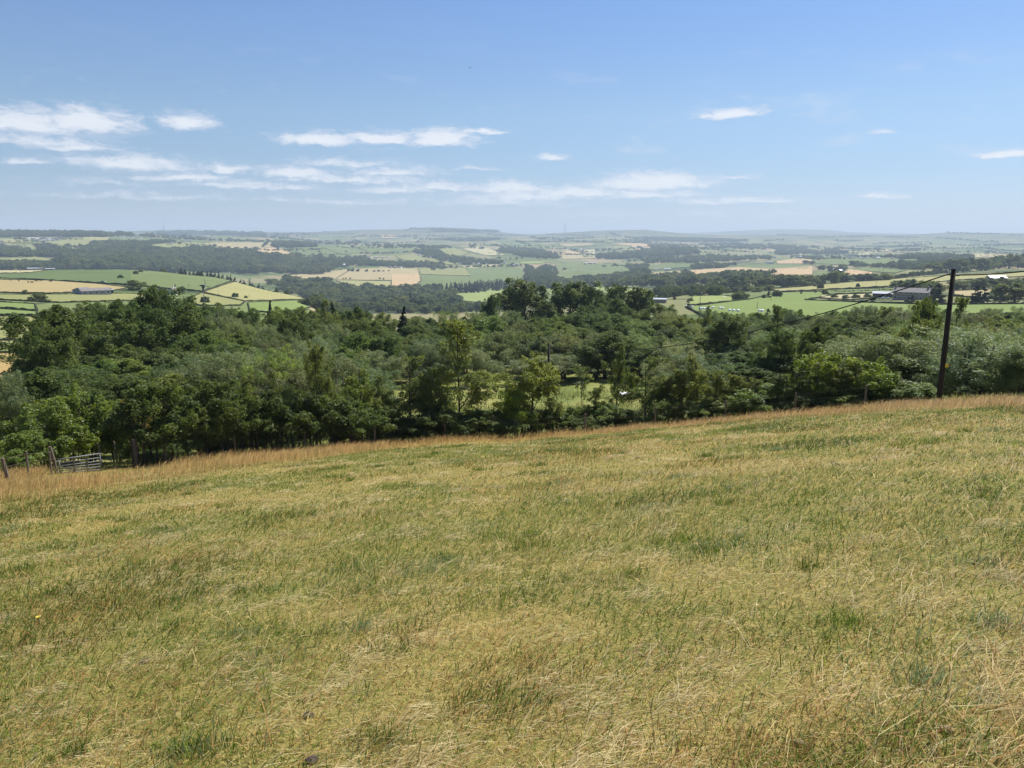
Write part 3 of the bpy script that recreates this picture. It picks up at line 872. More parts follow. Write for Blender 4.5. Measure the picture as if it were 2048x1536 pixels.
def crown_mesh(name, seed, H, Rr, base, n_clump, n_leaf, L, Wd, shape, clump=(0.20, 0.36), droop=0.0, up=0.35, flat=0.8, boughs=7, shoot=1.3):
    rng = np.random.default_rng(seed)
    t = rng.uniform(0, 1, n_clump) ** (0.9 if shape != 'cone' else 1.1)
    th = rng.uniform(0, 2 * np.pi, n_clump)
    lobes = 1 + 0.22 * np.sin(3 * th + seed) + 0.16 * np.sin(5 * th + 2 * seed + 6 * t)
    rr = Rr * prof_fn(shape, t) * np.sqrt(rng.uniform(0.12, 0.95, n_clump)) * lobes * 0.86
    C = np.stack([rr * np.cos(th), rr * np.sin(th), base + t * (H - base) * 0.93], 1)
    # part of the clumps gather on a few boughs, which breaks the outline
    if boughs:
        bt = rng.uniform(0.15, 0.98, boughs) ** 0.8
        bth = rng.uniform(0, 2 * np.pi, boughs)
        br_ = Rr * prof_fn(shape, bt) * rng.uniform(0.45, 1.05, boughs)
        B = np.stack([br_ * np.cos(bth), br_ * np.sin(bth), base + bt * (H - base) * 0.93], 1)
        on = rng.uniform(0, 1, n_clump) < 0.6
        bi = rng.integers(0, boughs, n_clump)
        C2 = B[bi] + rng.normal(0, 1, (n_clump, 3)) * np.array([Rr * .24, Rr * .24, (H - base) * .085])
        C = np.where(on[:, None], C2, C)
        C[:, 2] = np.clip(C[:, 2], base, H * .97)
        t = np.clip((C[:, 2] - base) / (H - base) / .93, 0, 1)
    lean = rng.normal(0, 0.06, 2) * H
    C[:, :2] += lean[None, :] * (t[:, None] ** 1.5)
    rc = Rr * rng.uniform(clump[0], clump[1], n_clump) * ((0.75 + 0.4 * prof_fn(shape, t)) if shape != 'cone' else (0.28 + 1.0 * prof_fn(shape, t)))
    w = rc ** (2 if shape != 'cone' else 1.4); w /= w.sum()
    ci = rng.choice(n_clump, n_leaf, p=w)
    dv = rng.normal(0, 1, (n_leaf, 3)); dv[:, 2] += 0.35
    dv /= np.linalg.norm(dv, axis=1)[:, None]
    rad = rc[ci] * rng.uniform(0.25, 1.0, n_leaf) ** 0.55 * rng.uniform(0.85, 1.25, n_leaf)
    pos = C[ci] + dv * rad[:, None] * np.array([1, 1, flat])
    if shoot:                                                # leafy shoots that reach up and out of each clump
        sd_ = np.concatenate([C[:, :2] / (Rr + 1e-6) * .8, np.full((n_clump, 1), 1.0)], 1) + rng.normal(0, .38, (n_clump, 3))
        sd_ /= np.linalg.norm(sd_, axis=1)[:, None]
        q = rng.uniform(0, 1, n_leaf) ** 1.7
        ls = (rc * rng.uniform(.5, 1.0, n_clump) * shoot)[ci] * q
        pos = C[ci] + (pos - C[ci]) * (1 - .72 * q)[:, None] + sd_[ci] * ls[:, None]
    if droop:
        pos[:, 2] -= droop * rad * rng.uniform(0, 1.2, n_leaf)
    pos[:, 2] = np.maximum(pos[:, 2], base * (0.45 + 0.3 * rng.uniform(0, 1, n_leaf)))
    nrm = dv * 0.5 + rng.normal(0, 0.65, (n_leaf, 3)); nrm[:, 2] += up
    nrm /= np.linalg.norm(nrm, axis=1)[:, None]
    ax = rng.normal(0, 1, (n_leaf, 3)); ax[:, 2] -= droop * 2.2
    ax -= nrm * (ax * nrm).sum(1)[:, None]
    ax /= np.linalg.norm(ax, axis=1)[:, None] + 1e-9
    bx = np.cross(nrm, ax)
    s = rng.uniform(0.65, 1.35, n_leaf)[:, None]
    V = np.stack([pos - ax * L * s * .5, pos + bx * Wd * s * .5 + ax * L * s * 0.06, pos + ax * L * s * .5, pos - bx * Wd * s * .5 + ax * L * s * 0.06], 1).reshape(-1, 3)
    Fq = np.arange(n_leaf * 4).reshape(-1, 4)
    tint = np.clip(rng.uniform(0, 1, n_clump)[ci] * 0.6 + rng.uniform(0, 1, n_leaf) * 0.4, 0, 1)
    me = mesh_np(name, V, [Fq], {'tint': ('FLOAT', np.repeat(tint, 4))})
    return me, C


def trunk_mesh(name, seed, H, base, rad, C, stems=1, limbs=9, spread=0.2, top=0.8):
    rng = random.Random(seed)
    mb = MB()
    for s in range(stems):
        a = rng.uniform(0, 6.28)
        ox, oy = (0, 0) if stems == 1 else (math.cos(a) * spread, math.sin(a) * spread)
        lx, ly = rng.uniform(-.04, .04) * H + ox * 2.5, rng.uniform(-.04, .04) * H + oy * 2.5
        pts, rads = [], []
        for i in range(6):
            f = i / 5
            pts.append((ox + (lx - ox) * f + rng.uniform(-.03, .03) * f * H * 0.3, oy + (ly - oy) * f + rng.uniform(-.03, .03) * f * H * 0.3, -0.35 + f * (H * top + 0.35)))
            rads.append(rad * (1.25 - f) if i else rad * 1.5)
        rads = [max(r, rad * 0.12) for r in rads]
        mb.tube(pts, rads, 6)
        for k in range(limbs // stems):
            c = C[rng.randrange(len(C))]
            z0 = max(base * 0.5, min(c[2] - rng.uniform(0.1, 0.25) * H, H * top * 0.92))
            f = max(0.0, min(1.0, (z0 + .35) / (H * top + .35)))
            p0 = Vector((ox + (lx - ox) * f, oy + (ly - oy) * f, z0))
            p2 = Vector(c)
            p1 = p0.lerp(p2, 0.5) + Vector((0, 0, 0.05 * H))
            mb.tube([p0, p1, p2], [rad * 0.42, rad * 0.26, rad * 0.08], 5, False)
    return mb.mesh(name, True)


PROTO = {}


def proto(key, seed, leaf, H, Rr, base, n_clump, n_leaf, L, Wd, shape, trad, stems=1, limbs=10, **kw):
    sp = kw.pop('spread', 0.2)
    top = kw.pop('top', 0.8)
    cm, C = crown_mesh(key + "_crown", seed, H, Rr, base, n_clump, n_leaf, L, Wd, shape, **kw)
    cm.materials.append(LEAF[leaf])
    tm = trunk_mesh(key + "_trunk", seed, H, base, trad, C, stems, limbs, sp, top)
    tm.materials.append(bark)
    PROTO.setdefault(key, []).append((cm, tm, H, Rr))


for s in range(3):
    proto('alder', 10 + s, 'alder', 9, 2.9, 0.6, 110, 34000, .155, .105, 'egg', .14, 1, 12, clump=(.16, .30))
for s in range(3):
    proto('willow', 20 + s, 'willow', 6, 3.0, 0.5, 130, 32000, .17, .045, 'dome', .12, 3, 12, droop=0.25, clump=(.14, .26))
for s in range(4):
    proto('birch', 30 + s, 'birch', 6, 1.35, 0.9, 60, 9500, .10, .08, 'spire', .06, 1, 14, clump=(.18, .36), top=.95)
for s in range(2):
    proto('sapling', 36 + s, 'birch', 4.2, 0.95, 1.2, 26, 900, .12, .09, 'egg', .03, 1, 18, clump=(.2, .34), top=.97)
for s in range(3):
    proto('hazel', 40 + s, 'hazel', 4, 1.7, 0.3, 60, 13000, .125, .085, 'round', .05, 4, 12, clump=(.18, .32))
for s in range(4):
    proto('hawthorn', 50 + s, 'hawthorn', 4, 1.3, 0.75, 54, 9000, .105, .07, 'egg', .055, 3, 15, clump=(.20, .36), spread=.22)
for s in range(2):
    proto('poplar', 60 + s, 'poplar', 16, 4.2, 1.5, 120, 16000, .40, .26, 'fan', .25, 1, 12, clump=(.14, .26), flat=1.5)
for s in range(2):
    proto('conifer', 70 + s, 'conifer', 9, 1.9, 0.6, 230, 11000, .32, .10, 'cone', .13, 1, 6, clump=(.10, .20), droop=0.35, boughs=0, shoot=0)
for s in range(4):
    proto('oak', 80 + s, 'oak', 10, 5.0, 1.0, 44, 2600, .95, .75, 'round', .35, 1, 5, clump=(.22, .36), shoot=0)
for s in range(2):
    proto('fir', 90 + s, 'fir', 13, 2.6, 0.8, 40, 1300, .95, .50, 'cone', .2, 1, 3, clump=(.18, .30), boughs=0, shoot=0)
for s in range(2):
    proto('bush', 95 + s, 'oak', 4, 3.0, 0.1, 40, 2600, .55, .42, 'dome', .12, 3, 3, clump=(.20, .34), boughs=0, shoot=0)

NAMES = {'alder': 'alder_tree', 'willow': 'willow_tree', 'birch': 'birch_tree', 'sapling': 'birch_sapling', 'hazel': 'hazel_bush', 'hawthorn': 'hawthorn_tree',
         'poplar': 'poplar_tree', 'conifer': 'conifer_tree', 'oak': 'oak_tree', 'fir': 'fir_tree', 'bush': 'round_bush'}
CATS = {'hazel': 'bush', 'bush': 'bush'}
trng = random.Random(5)


def tree(kind, loc, h, rad, label, group=None, tint=None, var=None, parts=True):
    var = trng.randrange(len(PROTO[kind])) if var is None else var
    cm, tm, H, Rr = PROTO[kind][var % len(PROTO[kind])]
    e = empty(NAMES[kind], loc, trng.uniform(0, 6.28), label, CATS.get(kind, 'tree'), group)
    e.scale = (rad / Rr, rad / Rr, h / H)
    b = trng.uniform(0.86, 1.14)
    tint = tint or (1, 1, 1)
    for nm, me in (('crown', cm), ('trunk', tm)):
        o = link(nm, me, e)
        o.color = (tint[0] * b, tint[1] * b, tint[2] * b, 1)
    return e


def tree_px(kind, u, d, v_top, w_px, label, group=None, tint=None, var=None, sink=0.0):
    """a tree at distance d whose top shows at row v_top and whose crown is w_px wide there"""
    p = foot(u, v_top + 40, d)
    top = at(u, v_top, d)
    h = max(0.8, top.z - p.z) * (0.97 if kind != 'conifer' else 1.05)
    p.z -= sink
    return tree(kind, p, h, max(0.3, w_px * 0.5 * d / F), label, group, tint, var)


ORD = ['first', 'second', 'third', 'fourth', 'fifth', 'sixth', 'seventh', 'eighth', 'ninth', 'tenth', 'eleventh', 'twelfth', 'thirteenth', 'fourteenth', 'fifteenth',
       'sixteenth', 'seventeenth', 'eighteenth', 'nineteenth', 'twentieth']


def ordn(n):
    if n < 20: return ORD[n]
    tens = {2: 'twenty', 3: 'thirty', 4: 'forty', 5: 'fifty', 6: 'sixty', 7: 'seventy', 8: 'eighty', 9: 'ninety'}
    n += 1
    if n % 10 == 0: return tens[n // 10][:-1] + 'ieth'
    return tens[n // 10] + '-' + ORD[n % 10 - 1]


# the wood below the pasture, row behind row
VN = ([0, 60, 270, 400, 600, 780, 1000, 1330, 1500, 1700, 1850, 2048, 2300], [800, 770, 750, 722, 715, 735, 735, 745, 740, 690, 672, 680, 690])
VS = ([-100, 60, 110, 200, 260, 400, 480, 560, 650, 720, 800, 900, 1000, 1300, 1400, 1500, 1600, 1700, 1800, 1900, 2048, 2300],
      [620, 610, 598, 594, 583, 588, 602, 608, 596, 608, 612, 616, 616, 614, 616, 620, 616, 610, 606, 612, 614, 614])
rows, d = [], 51.0
while d < 165:
    rows.append(d); d *= 1.098
SPEC_COL = {'alder': "dark alder", 'willow': "grey-green willow", 'birch': "slender birch", 'hazel': "fresh green hazel"}
WOODS = []
for ri, d in enumerate(rows):
    f = math.log(d / 51) / math.log(165 / 51)
    sp = F * (4.5 + 1.3 * f) / d
    u = -60 + trng.uniform(0, sp)
    n = 0
    while u < 2130:
        uu = u + trng.uniform(-.25, .25) * sp
        u += sp * trng.uniform(0.8, 1.15)
        if d > 62 and uu < 112 + 14 * math.sin(d): continue
        if d < 90 and 690 < uu < 1345: continue
        if d < 58 and uu < 330: continue
        if d < 56 and uu < 1690 and uu > 1345: continue
        vt = float(np.interp(uu, *VN)) * (1 - f) + float(np.interp(uu, *VS)) * f + trng.uniform(-9, 13)
        nz = vnoise(np.array([uu / 190.]), np.array([d / 22.]), 4)[0]
        if uu < 360: kind = 'alder' if nz < 0.72 else 'birch'
        elif uu < 640 and d < 66: kind = 'willow'
        elif uu > 1650 and d < 75: kind = 'willow'
        elif 1440 < uu < 1640 and d < 75: kind = 'alder'
        else: kind = 'alder' if nz < 0.40 else ('willow' if nz < 0.86 else 'hazel')
        w = sp * trng.uniform(1.15, 1.5) * (0.75 if kind == 'birch' else 1.0)
        b = trng.uniform(0.72, 1.3)
        ye = trng.uniform(0, 1) ** 2
        tint = (b * (.92 + .3 * ye), b * (1 + .1 * ye), b * trng.uniform(.8, 1.15))
        lab = "%s, %s tree from the left end of the %s row of the wood" % (SPEC_COL[kind], ordn(n), ordn(ri))
        tree_px(kind, uu, d, vt, w, lab, "trees of the wood below the pasture", tint)
        n += 1

# single trees that stand out
G1 = "tall trees rising over the wood"
for a in [
    ('alder', 300, 96, 560, 150, "tallest dark alder, rising over the left part of the wood"), ('alder', 140, 80, 596, 165, "broad dark alder at the open left end of the wood"),
    ('alder', 88, 70, 640, 105, "leaning alder with low boughs at the wood's open left end"), ('alder', 215, 90, 590, 130, "dark alder beside the tallest alder of the wood"),
    ('alder', 385, 100, 592, 110, "grey-green alder just behind the tallest alder"), ('alder', 600, 92, 628, 100, "dark alder standing over the pale willow mass"),
    ('birch', 655, 125, 588, 60, "birch rising over the wood below the yellow hill field"), ('conifer', 535, 150, 600, 32, "small dark spire-topped conifer before the vivid green field"),
    ('conifer', 800, 128, 612, 46, "black-green conifer below the church"), ('conifer', 672, 140, 602, 36, "conifer beside the tall birch of the wood"),
    ('alder', 715, 140, 606, 70, "alder just right of the conifer pair"), ('poplar', 982, 160, 585, 44, "narrow ragged poplar at the far edge of the wood"),
    ('poplar', 1052, 195, 554, 112, "broad grey poplar, left one of the tall poplars"), ('poplar', 1140, 190, 557, 100, "broad grey poplar, second of the tall poplars"),
    ('poplar', 1098, 185, 598, 60, "lower poplar between the two broad grey ones"), ('poplar', 1192, 200, 576, 60, "poplar just right of the second broad one"),
    ('alder', 1222, 215, 566, 70, "rounded dark tree behind the poplars"), ('alder', 1240, 180, 590, 80, "dark tree below the rounded one by the poplars"),
    ('poplar', 1284, 185, 569, 64, "open-crowned tree at the right end of the poplars"), ('alder', 1190, 165, 606, 80, "dark tree at the foot of the poplars"),
    ('alder', 1315, 165, 602, 90, "broad dark tree below the open-crowned one"), ('alder', 1140, 158, 620, 90, "deep green tree under the second poplar"),
    ('alder', 1860, 68, 590, 62, "loose pale tree top behind the electricity pole"), ('birch', 1845, 60, 588, 56, "airy pale birch just left of the electricity pole"),
    ('birch', 1915, 64, 592, 44, "airy birch half hidden by the electricity pole"), ('alder', 1560, 62, 655, 75, "dark pointed alder behind the hedge bushes"),
    ('alder', 1620, 60, 640, 85, "taller dark alder beside the pointed one"), ('alder', 1460, 85, 628, 110, "domed alder at the back of the wood"),
    ('birch', 1410, 120, 604, 36, "thin birch below the far turbine"), ('birch', 1555, 110, 606, 40, "wind-bent birch top against the vivid green field"),
    ('birch', 1090, 96, 660, 70, "pale birch behind the wooden pole in the clearing"), ('willow', 1090, 92, 705, 170, "pale willow at the back of the clearing"),
    ('willow', 950, 90, 690, 120, "grey willow leaning over the clearing"), ('willow', 860, 90, 680, 150, "grey willow at the left corner of the clearing"),
    ('willow', 760, 84, 700, 130, "grey willow behind the tall hedge birch"), ('alder', 1420, 90, 665, 120, "shadowed alder right of the clearing"),
    ('alder', 1330, 92, 672, 130, "dark alder above the white-topped box"), ('alder', 1210, 96, 655, 130, "dark alder at the shady back of the clearing"),
    ('willow', 450, 53, 705, 190, "big pale willow behind the hedge"), ('willow', 560, 52, 700, 150, "round light green willow behind the hedge"),
    ('willow', 340, 54, 740, 130, "willow beside the big pale one, nearer the gate"),
    ('willow', 1780, 50, 672, 190, "silvery willow left of the electricity pole"), ('willow', 1960, 47, 660, 220, "silvery willow right of the electricity pole"),
    ('willow', 2060, 46, 672, 160, "silvery willow farthest to the right"), ('willow', 1700, 52, 690, 150, "green willow over the bright hazel"),
]:
    k, u, d, vt, w, lab = a
    tint = None
    if 'light green' in lab: tint = (1.15, 1.25, .7)
    if 'silvery' in lab: tint = (1.25, 1.28, 1.25)
    if 'dark' in lab or 'black' in lab: tint = (.85, .88, .85)
    if k == 'poplar': tint = (1.15, 1.15, 1.1)
    tree_px(k, u, d, vt, w, lab, None, tint)

# the hedge and young trees along the pasture's lower edge
hr = random.Random(11)


def edge_pt(u, v, off):
    az = ray(u, v)[0]
    d = float(edge_d(az)) + off
    return math.sin(az) * d, math.cos(az) * d, d


u, n = 284.0, 0
while u < 1000:
    vm = np.interp(u, [270, 700, 1000], [905, 875, 850])
    x, y, d = edge_pt(u, vm, 1.6 + hr.uniform(-.4, .7))
    vt = np.interp(u, [270, 330, 450, 600, 660, 800, 1000], [800, 770, 775, 790, 802, 826, 830]) + hr.uniform(-14, 16)
    h = at(u, vt, d).z - gz(x, y)
    lab = "dark hawthorn with bare lower stems, %s along the hedge from the gate" % ordn(n)
    tree('hawthorn', (x, y, gz(x, y)), h, hr.uniform(1.0, 1.4), lab, "hawthorns of the hedge", (hr.uniform(.8, 1.1),) * 3)
    u += hr.uniform(0.75, 1.15) * F / d * 0.85; n += 1
u, n = 270.0, 0
while u < 1010:                                              # brambles and nettles fill the hedge bottom
    vm = np.interp(u, [270, 700, 1000], [905, 875, 850])
    x, y, d = edge_pt(u, vm, 3.0 + hr.uniform(-.5, 1.2))
    tree('hazel', (x, y, gz(x, y) - .15), hr.uniform(.7, 1.5), hr.uniform(.6, 1.1), "low bramble clump, %s along the hedge bottom from the gate" % ordn(n), "brambles under the hedge", (.62, .66, .6))
    u += hr.uniform(0.9, 1.7) * F / d; n += 1
u, n = 1010.0, 0
while u < 1840:
    vm = np.interp(u, [1000, 1500, 1850], [860, 820, 790])
    x, y, d = edge_pt(u, vm, 1.9 + hr.uniform(-.3, 1.5))
    vt = np.interp(u, [1000, 1100, 1200, 1300, 1400, 1500, 1600, 1700, 1800, 1850], [818, 815, 815, 805, 800, 790, 785, 780, 770, 765]) + hr.uniform(-12, 18)
    h = max(1.0, at(u, vt, d).z - gz(x, y))
    k = 'hazel' if hr.random() < .6 else 'hawthorn'
    lab = "low %s bush, %s along the hedge right of the clearing" % ('leafy' if k == 'hazel' else 'thorny', ordn(n))
    tree(k, (x, y, gz(x, y) - .1), h, hr.uniform(.8, 1.2), lab, "low bushes of the hedge", (hr.uniform(.75, 1.05),) * 3)
    u += hr.uniform(0.8, 1.2) * F / d * 0.95; n += 1
for a in [
    ('birch', 636, 2.6, 690, 62, "tall narrow birch standing in the dark hedge"), ('birch', 722, 2.6, 742, 80, "bright birch in the hedge left of the clearing"),
    ('birch', 700, 3.6, 760, 60, "smaller birch behind the bright hedge birch"), ('birch', 822, 2.6, 726, 82, "slim birch in the hedge before the clearing"),
    ('birch', 918, 2.6, 655, 115, "tallest birch of the hedge, dark below"), ('birch', 880, 3.4, 740, 80, "birch close behind the tallest hedge birch"),
    ('birch', 1066, 2.4, 716, 100, "full bright birch in the middle of the hedge"), ('hazel', 1050, 2.2, 770, 95, "dark hazel at the foot of the full bright birch"),
    ('sapling', 1160, 9.0, 738, 55, "sparse sapling standing alone in the clearing"), ('birch', 1232, 5.0, 692, 60, "thin tall birch left of the white-topped box"),
    ('birch', 1292, 3.2, 722, 74, "birch just right of the white-topped box"), ('birch', 1396, 3.0, 714, 84, "bright yellow-green birch in the hedge"),
    ('birch', 1472, 3.0, 754, 60, "young birch beside the bright yellow-green one"), ('birch', 1552, 3.0, 750, 70, "young birch over the low bushes"),
    ('hazel', 1530, 2.6, 775, 110, "rounded hazel among the low bushes"), ('hazel', 1640, 3.4, 710, 110, "fresh bright hazel with pale leaves"),
    ('birch', 1700, 3.4, 718, 80, "birch behind the fresh bright hazel"), ('hazel', 1745, 3.0, 728, 90, "hazel between the bright one and the pole"),
    ('hazel', 1800, 2.6, 765, 90, "low hazel left of the pole's foot"), ('hazel', 1225, 3.0, 822, 80, "low leafy bush below the white-topped box"),
    ('birch', 500, 2.6, 752, 52, "young birch of the front row, %s from the left" % ordn(0)),
    ('birch', 560, 2.8, 742, 56, "young birch of the front row, %s from the left" % ordn(1)),
    ('birch', 664, 2.4, 764, 54, "young birch of the front row, %s from the left" % ordn(2)),
    ('birch', 765, 2.8, 752, 58, "young birch of the front row, %s from the left" % ordn(3)),
    ('birch', 852, 2.6, 748, 62, "young birch of the front row, %s from the left" % ordn(4)),
    ('birch', 1112, 2.8, 776, 50, "young birch of the front row, %s from the left" % ordn(5)),
    ('birch', 1190, 3.2, 778, 44, "young birch of the front row, %s from the left" % ordn(6)),
    ('birch', 1330, 2.8, 752, 58, "young birch of the front row, %s from the left" % ordn(7)),
    ('birch', 1362, 3.2, 744, 60, "young birch of the front row, %s from the left" % ordn(8)),
    ('birch', 1432, 2.8, 752, 58, "young birch of the front row, %s from the left" % ordn(9)),
    ('birch', 1508, 3.0, 758, 54, "young birch of the front row, %s from the left" % ordn(10)),
    ('birch', 1590, 3.0, 742, 60, "young birch of the front row, %s from the left" % ordn(11)),
    ('birch', 1612, 2.6, 764, 48, "young birch of the front row, %s from the left" % ordn(12)),
    ('birch', 1676, 3.0, 736, 60, "young birch of the front row, %s from the left" % ordn(13)),
    ('birch', 1775, 3.0, 742, 56, "young birch of the front row, %s from the left" % ordn(14)),
    ('willow', 18, 7.0, 765, 120, "grey willow at the open end of the fence"), ('hazel', 90, 5.0, 812, 105, "soft green hazel behind the fence left of the gate"),
    ('hazel', 175, 6.5, 790, 120, "taller green hazel behind the gate"), ('hazel', 235, 5.5, 832, 90, "yellow-green hazel right of the gate"),
    ('hazel', 40, 3.4, 870, 90, "low green hazel by the thick fence post"), ('hazel', 150, 4.6, 850, 80, "low bright bush just behind the gate"),
    ('hawthorn', 280, 4.5, 800, 80, "reddish-tipped hawthorn at the hedge end"), ('alder', 110, 16, 735, 130, "alder over the soft green hazels"),
    ('alder', 225, 15, 760, 120, "alder between the gate and the wood"), ('alder', -20, 12, 780, 90, "alder cut by the picture's left edge"),
    ('hazel', 300, 9, 790, 110, "hazel behind the hedge end"), ('willow', 30, 20, 760, 120, "willow beyond the thick fence post"),
]:
    k, u, off, vt, w, lab = a
    x, y, d = edge_pt(u, vt + 90, off)
    z = gz(x, y)
    h = max(.8, at(u, vt, d).z - z)
    tint = (1.15, 1.12, .8) if ('bright' in lab or 'yellow' in lab) else ((.75, .8, .7) if 'dark hazel' in lab else None)
    if 'reddish' in lab: tint = (1.7, 1.0, .7)
    tree(k, (x, y, z), h * 1.05, w * .5 * d / F, lab, None, tint)

# ------------------------------------------------------------------ trees of the valley: lone ones, hedgerow ones, then woods as a mass
VT = [
    (200, 651, 420, 0)]


def vtree(kind, u, v_base, h_px, w_px, label, dmin=230, dmax=9000, tint=None, group=None):
    x, y, z, d = hit(u, v_base, dmin, dmax)
    k = d / F
    return tree(kind, (x, y, z - 0.2), h_px * k, w_px * .5 * k, label, group, tint)


for a in [
    ('bush', 240, 557, 7, 10, "small round thorn in the deep green field"), ('bush', 272, 549, 7, 10, "thorn above the small round one in the green fields"),
    ('bush', 282, 545, 6, 9, "highest of the three thorns in the green fields"), ('bush', 325, 537, 8, 11, "dark thorn on the brow of the near hill"),
    ('bush', 400, 548, 9, 12, "round thorn on the straw strip below the conifers"), ('bush', 50, 590, 9, 11, "lone thorn at the edge of the stubble field"),
    ('bush', 80, 603, 14, 30, "broad dark bush beyond the wood by the sheds"), ('oak', 270, 580, 18, 34, "grey-green ash behind the long sheds"),
    ('oak', 217, 584, 9, 12, "small round tree beside the long sheds"), ('fir', 350, 585, 16, 10, "pointed fir beside the white-gabled house"),
    ('oak', 365, 588, 14, 18, "garden tree right of the white-gabled house"), ('oak', 325, 590, 16, 20, "garden tree left of the white-gabled house"),
    ('oak', 410, 606, 14, 15, "round tree behind the small wind turbine"), ('bush', 470, 595, 9, 13, "thorn below the yellow grass field"),
    ('bush', 492, 597, 6, 7, "tiny thorn right of the other below the yellow field"), ('bush', 552, 570, 9, 8, "small tree on the shoulder of the near hill"),
    ('bush', 574, 577, 10, 12, "lower tree on the shoulder of the near hill"),
]:
    vtree(*a[:5], a[5], 230, 1000)
for a in [
    ('bush', 1481, 600, 17, 34, "big rounded bush alone in the green fields"), ('fir', 1538, 596, 19, 10, "narrow cypress of the three in the green field"),
    ('bush', 1553, 594, 13, 19, "rounded yew beside the narrow cypress"), ('bush', 1527, 597, 8, 8, "smallest bush of the three in the green field"),
    ('bush', 1641, 578, 11, 14, "shrub at the foot of the hay field"), ('oak', 1650, 590, 13, 10, "thin tree at the corner of the nursery plot"),
    ('bush', 1715, 575, 8, 7, "single small tree in the hay field"), ('bush', 1630, 574, 6, 5, "tiny tree at the low end of the hay field"),
    ('oak', 1800, 586, 22, 36, "round garden tree behind the farmhouse"), ('oak', 1825, 586, 24, 34, "second round tree behind the farmhouse"),
    ('oak', 1868, 590, 26, 40, "tall tree right of the farmhouse"), ('fir', 1880, 609, 40, 32, "dark cypress right of the farmhouse"),
    ('fir', 1862, 607, 30, 24, "lower cypress between farmhouse and dark cypress"), ('fir', 1825, 604, 16, 12, "cypress before the farmhouse wall"),
    ('bush', 1813, 606, 7, 10, "garden bush before the farmhouse"), ('oak', 1858, 596, 24, 34, "grey-green tree touching the farmhouse gable"),
    ('fir', 1950, 608, 34, 32, "pointed dark conifer pair, left tree"), ('fir', 1968, 608, 32, 28, "pointed dark conifer pair, right tree"),
    ('fir', 1926, 608, 18, 16, "small dark conifer before the pair"), ('oak', 2028, 608, 34, 56, "great round tree below the barn"),
    ('bush', 1985, 598, 8, 14, "scrub behind the dark conifer pair"), ('oak', 2005, 603, 22, 40, "round tree beside the great one"),
    ('bush', 1735, 596, 8, 14, "dark shrub at the nursery plot's hedge"), ('bush', 1712, 598, 9, 16, "second dark shrub at the nursery plot's hedge"),
    ('bush', 1690, 598, 8, 14, "third dark shrub at the nursery plot's hedge"), ('bush', 1668, 597, 9, 14, "fourth dark shrub at the nursery plot's hedge"),
    ('bush', 1746, 601, 7, 10, "shrub beside the parked white cars"),
    ('bush', 1380, 604, 8, 14, "scrub at the edge of the light green paddock"), ('fir', 1348, 600, 16, 10, "cypress by the flat white roof"),
    ('oak', 1325, 600, 16, 22, "tree left of the cypress by the flat white roof"),
]:
    vtree(*a[:5], a[5], 260, 1000)
# dark shelter belt right of the middle and the trees round it
br = random.Random(3)
BELTS = [
    # kind, line of bases, spacing px, height px, width px, dmin, dmax, phrase
    ('oak', [(1440, 578), (1500, 578), (1590, 574), (1680, 566)], 19, 24, 34, 500, 1600, "dark tree of the shelter belt below the long ripe field"),
    ('oak', [(1385, 588), (1460, 586), (1540, 583)], 15, 13, 22, 350, 1200, "scrubby tree behind the green fields"),
    ('oak', [(1684, 565), (1760, 561)], 20, 16, 28, 600, 1800, "tree right of the dark shelter belt"),
    ('bush', [(1752, 560), (1820, 554), (1888, 547)], 8, 8, 10, 500, 1800, "clipped tree of the hedge above the hay field"),
    ('oak', [(1868, 548), (1900, 546), (1960, 541), (2050, 534)], 17, 20, 30, 700, 2000, "tree of the copse behind the pole top"),
    ('oak', [(1912, 579), (1960, 577), (2050, 572)], 15, 16, 24, 450, 1200, "tree of the dark row below the barn"),
    ('fir', [(1600, 589), (1645, 586)], 60, 8, 8, 450, 1000, "small conifer by the hay field"),
    ('bush', [(1665, 584), (1720, 583), (1785, 581)], 5, 3, 5, 400, 1000, "young tree in the nursery row"),
    ('fir', [(362, 545), (420, 549), (470, 553), (524, 563)], 8, 12, 9, 900, 1100, "conifer of the belt on the hill brow"),
    ('oak', [(1505, 552), (1545, 552)], 14, 12, 16, 900, 2500, "tree at the end of the long ripe field"),
    ('oak', [(1610, 529), (1625, 528)], 10, 7, 14, 1200, 3500, "round tree by the pinkish field"),
    ('oak', [(1642, 541), (1660, 543), (1690, 541)], 10, 11, 14, 1200, 2600, "garden tree round the house by the ripe field"),
    ('oak', [(1706, 532), (1716, 532)], 12, 9, 15, 1400, 3000, "round tree above the green wedge"),
    ('oak', [(1715, 534), (1790, 537), (1850, 541)], 9, 8, 13, 1200, 3000, "tree of the hedge beyond the green wedge"),
    ('oak', [(578, 516), (592, 516)], 14, 9, 10, 2200, 4200, "round tree below the far green fields"),
    ('oak', [(640, 520), (664, 520)], 20, 9, 10, 2200, 4200, "round tree over the great wood"),
    ('bush', [(686, 559), (700, 559)], 5, 4, 4, 1200, 3000, "thorn on the wall of the fawn fields"),
    ('bush', [(760, 559), (768, 559)], 6, 4, 4, 1200, 3000, "thorn at the middle of the fawn wall"),
    ('oak', [(886, 539), (892, 539)], 10, 8, 8, 1500, 3200, "tree by the round earthwork"),
    ('oak', [(924, 587), (926, 587)], 10, 7, 8, 900, 2000, "single tree in the sunny green field"),
    ('oak', [(970, 584), (972, 584)], 10, 12, 10, 900, 2000, "taller single tree in the sunny green field"),
    ('oak', [(110, 492), (140, 493), (182, 494)], 24, 5, 9, 2200, 4500, "tree along the far wall below the village"),
]
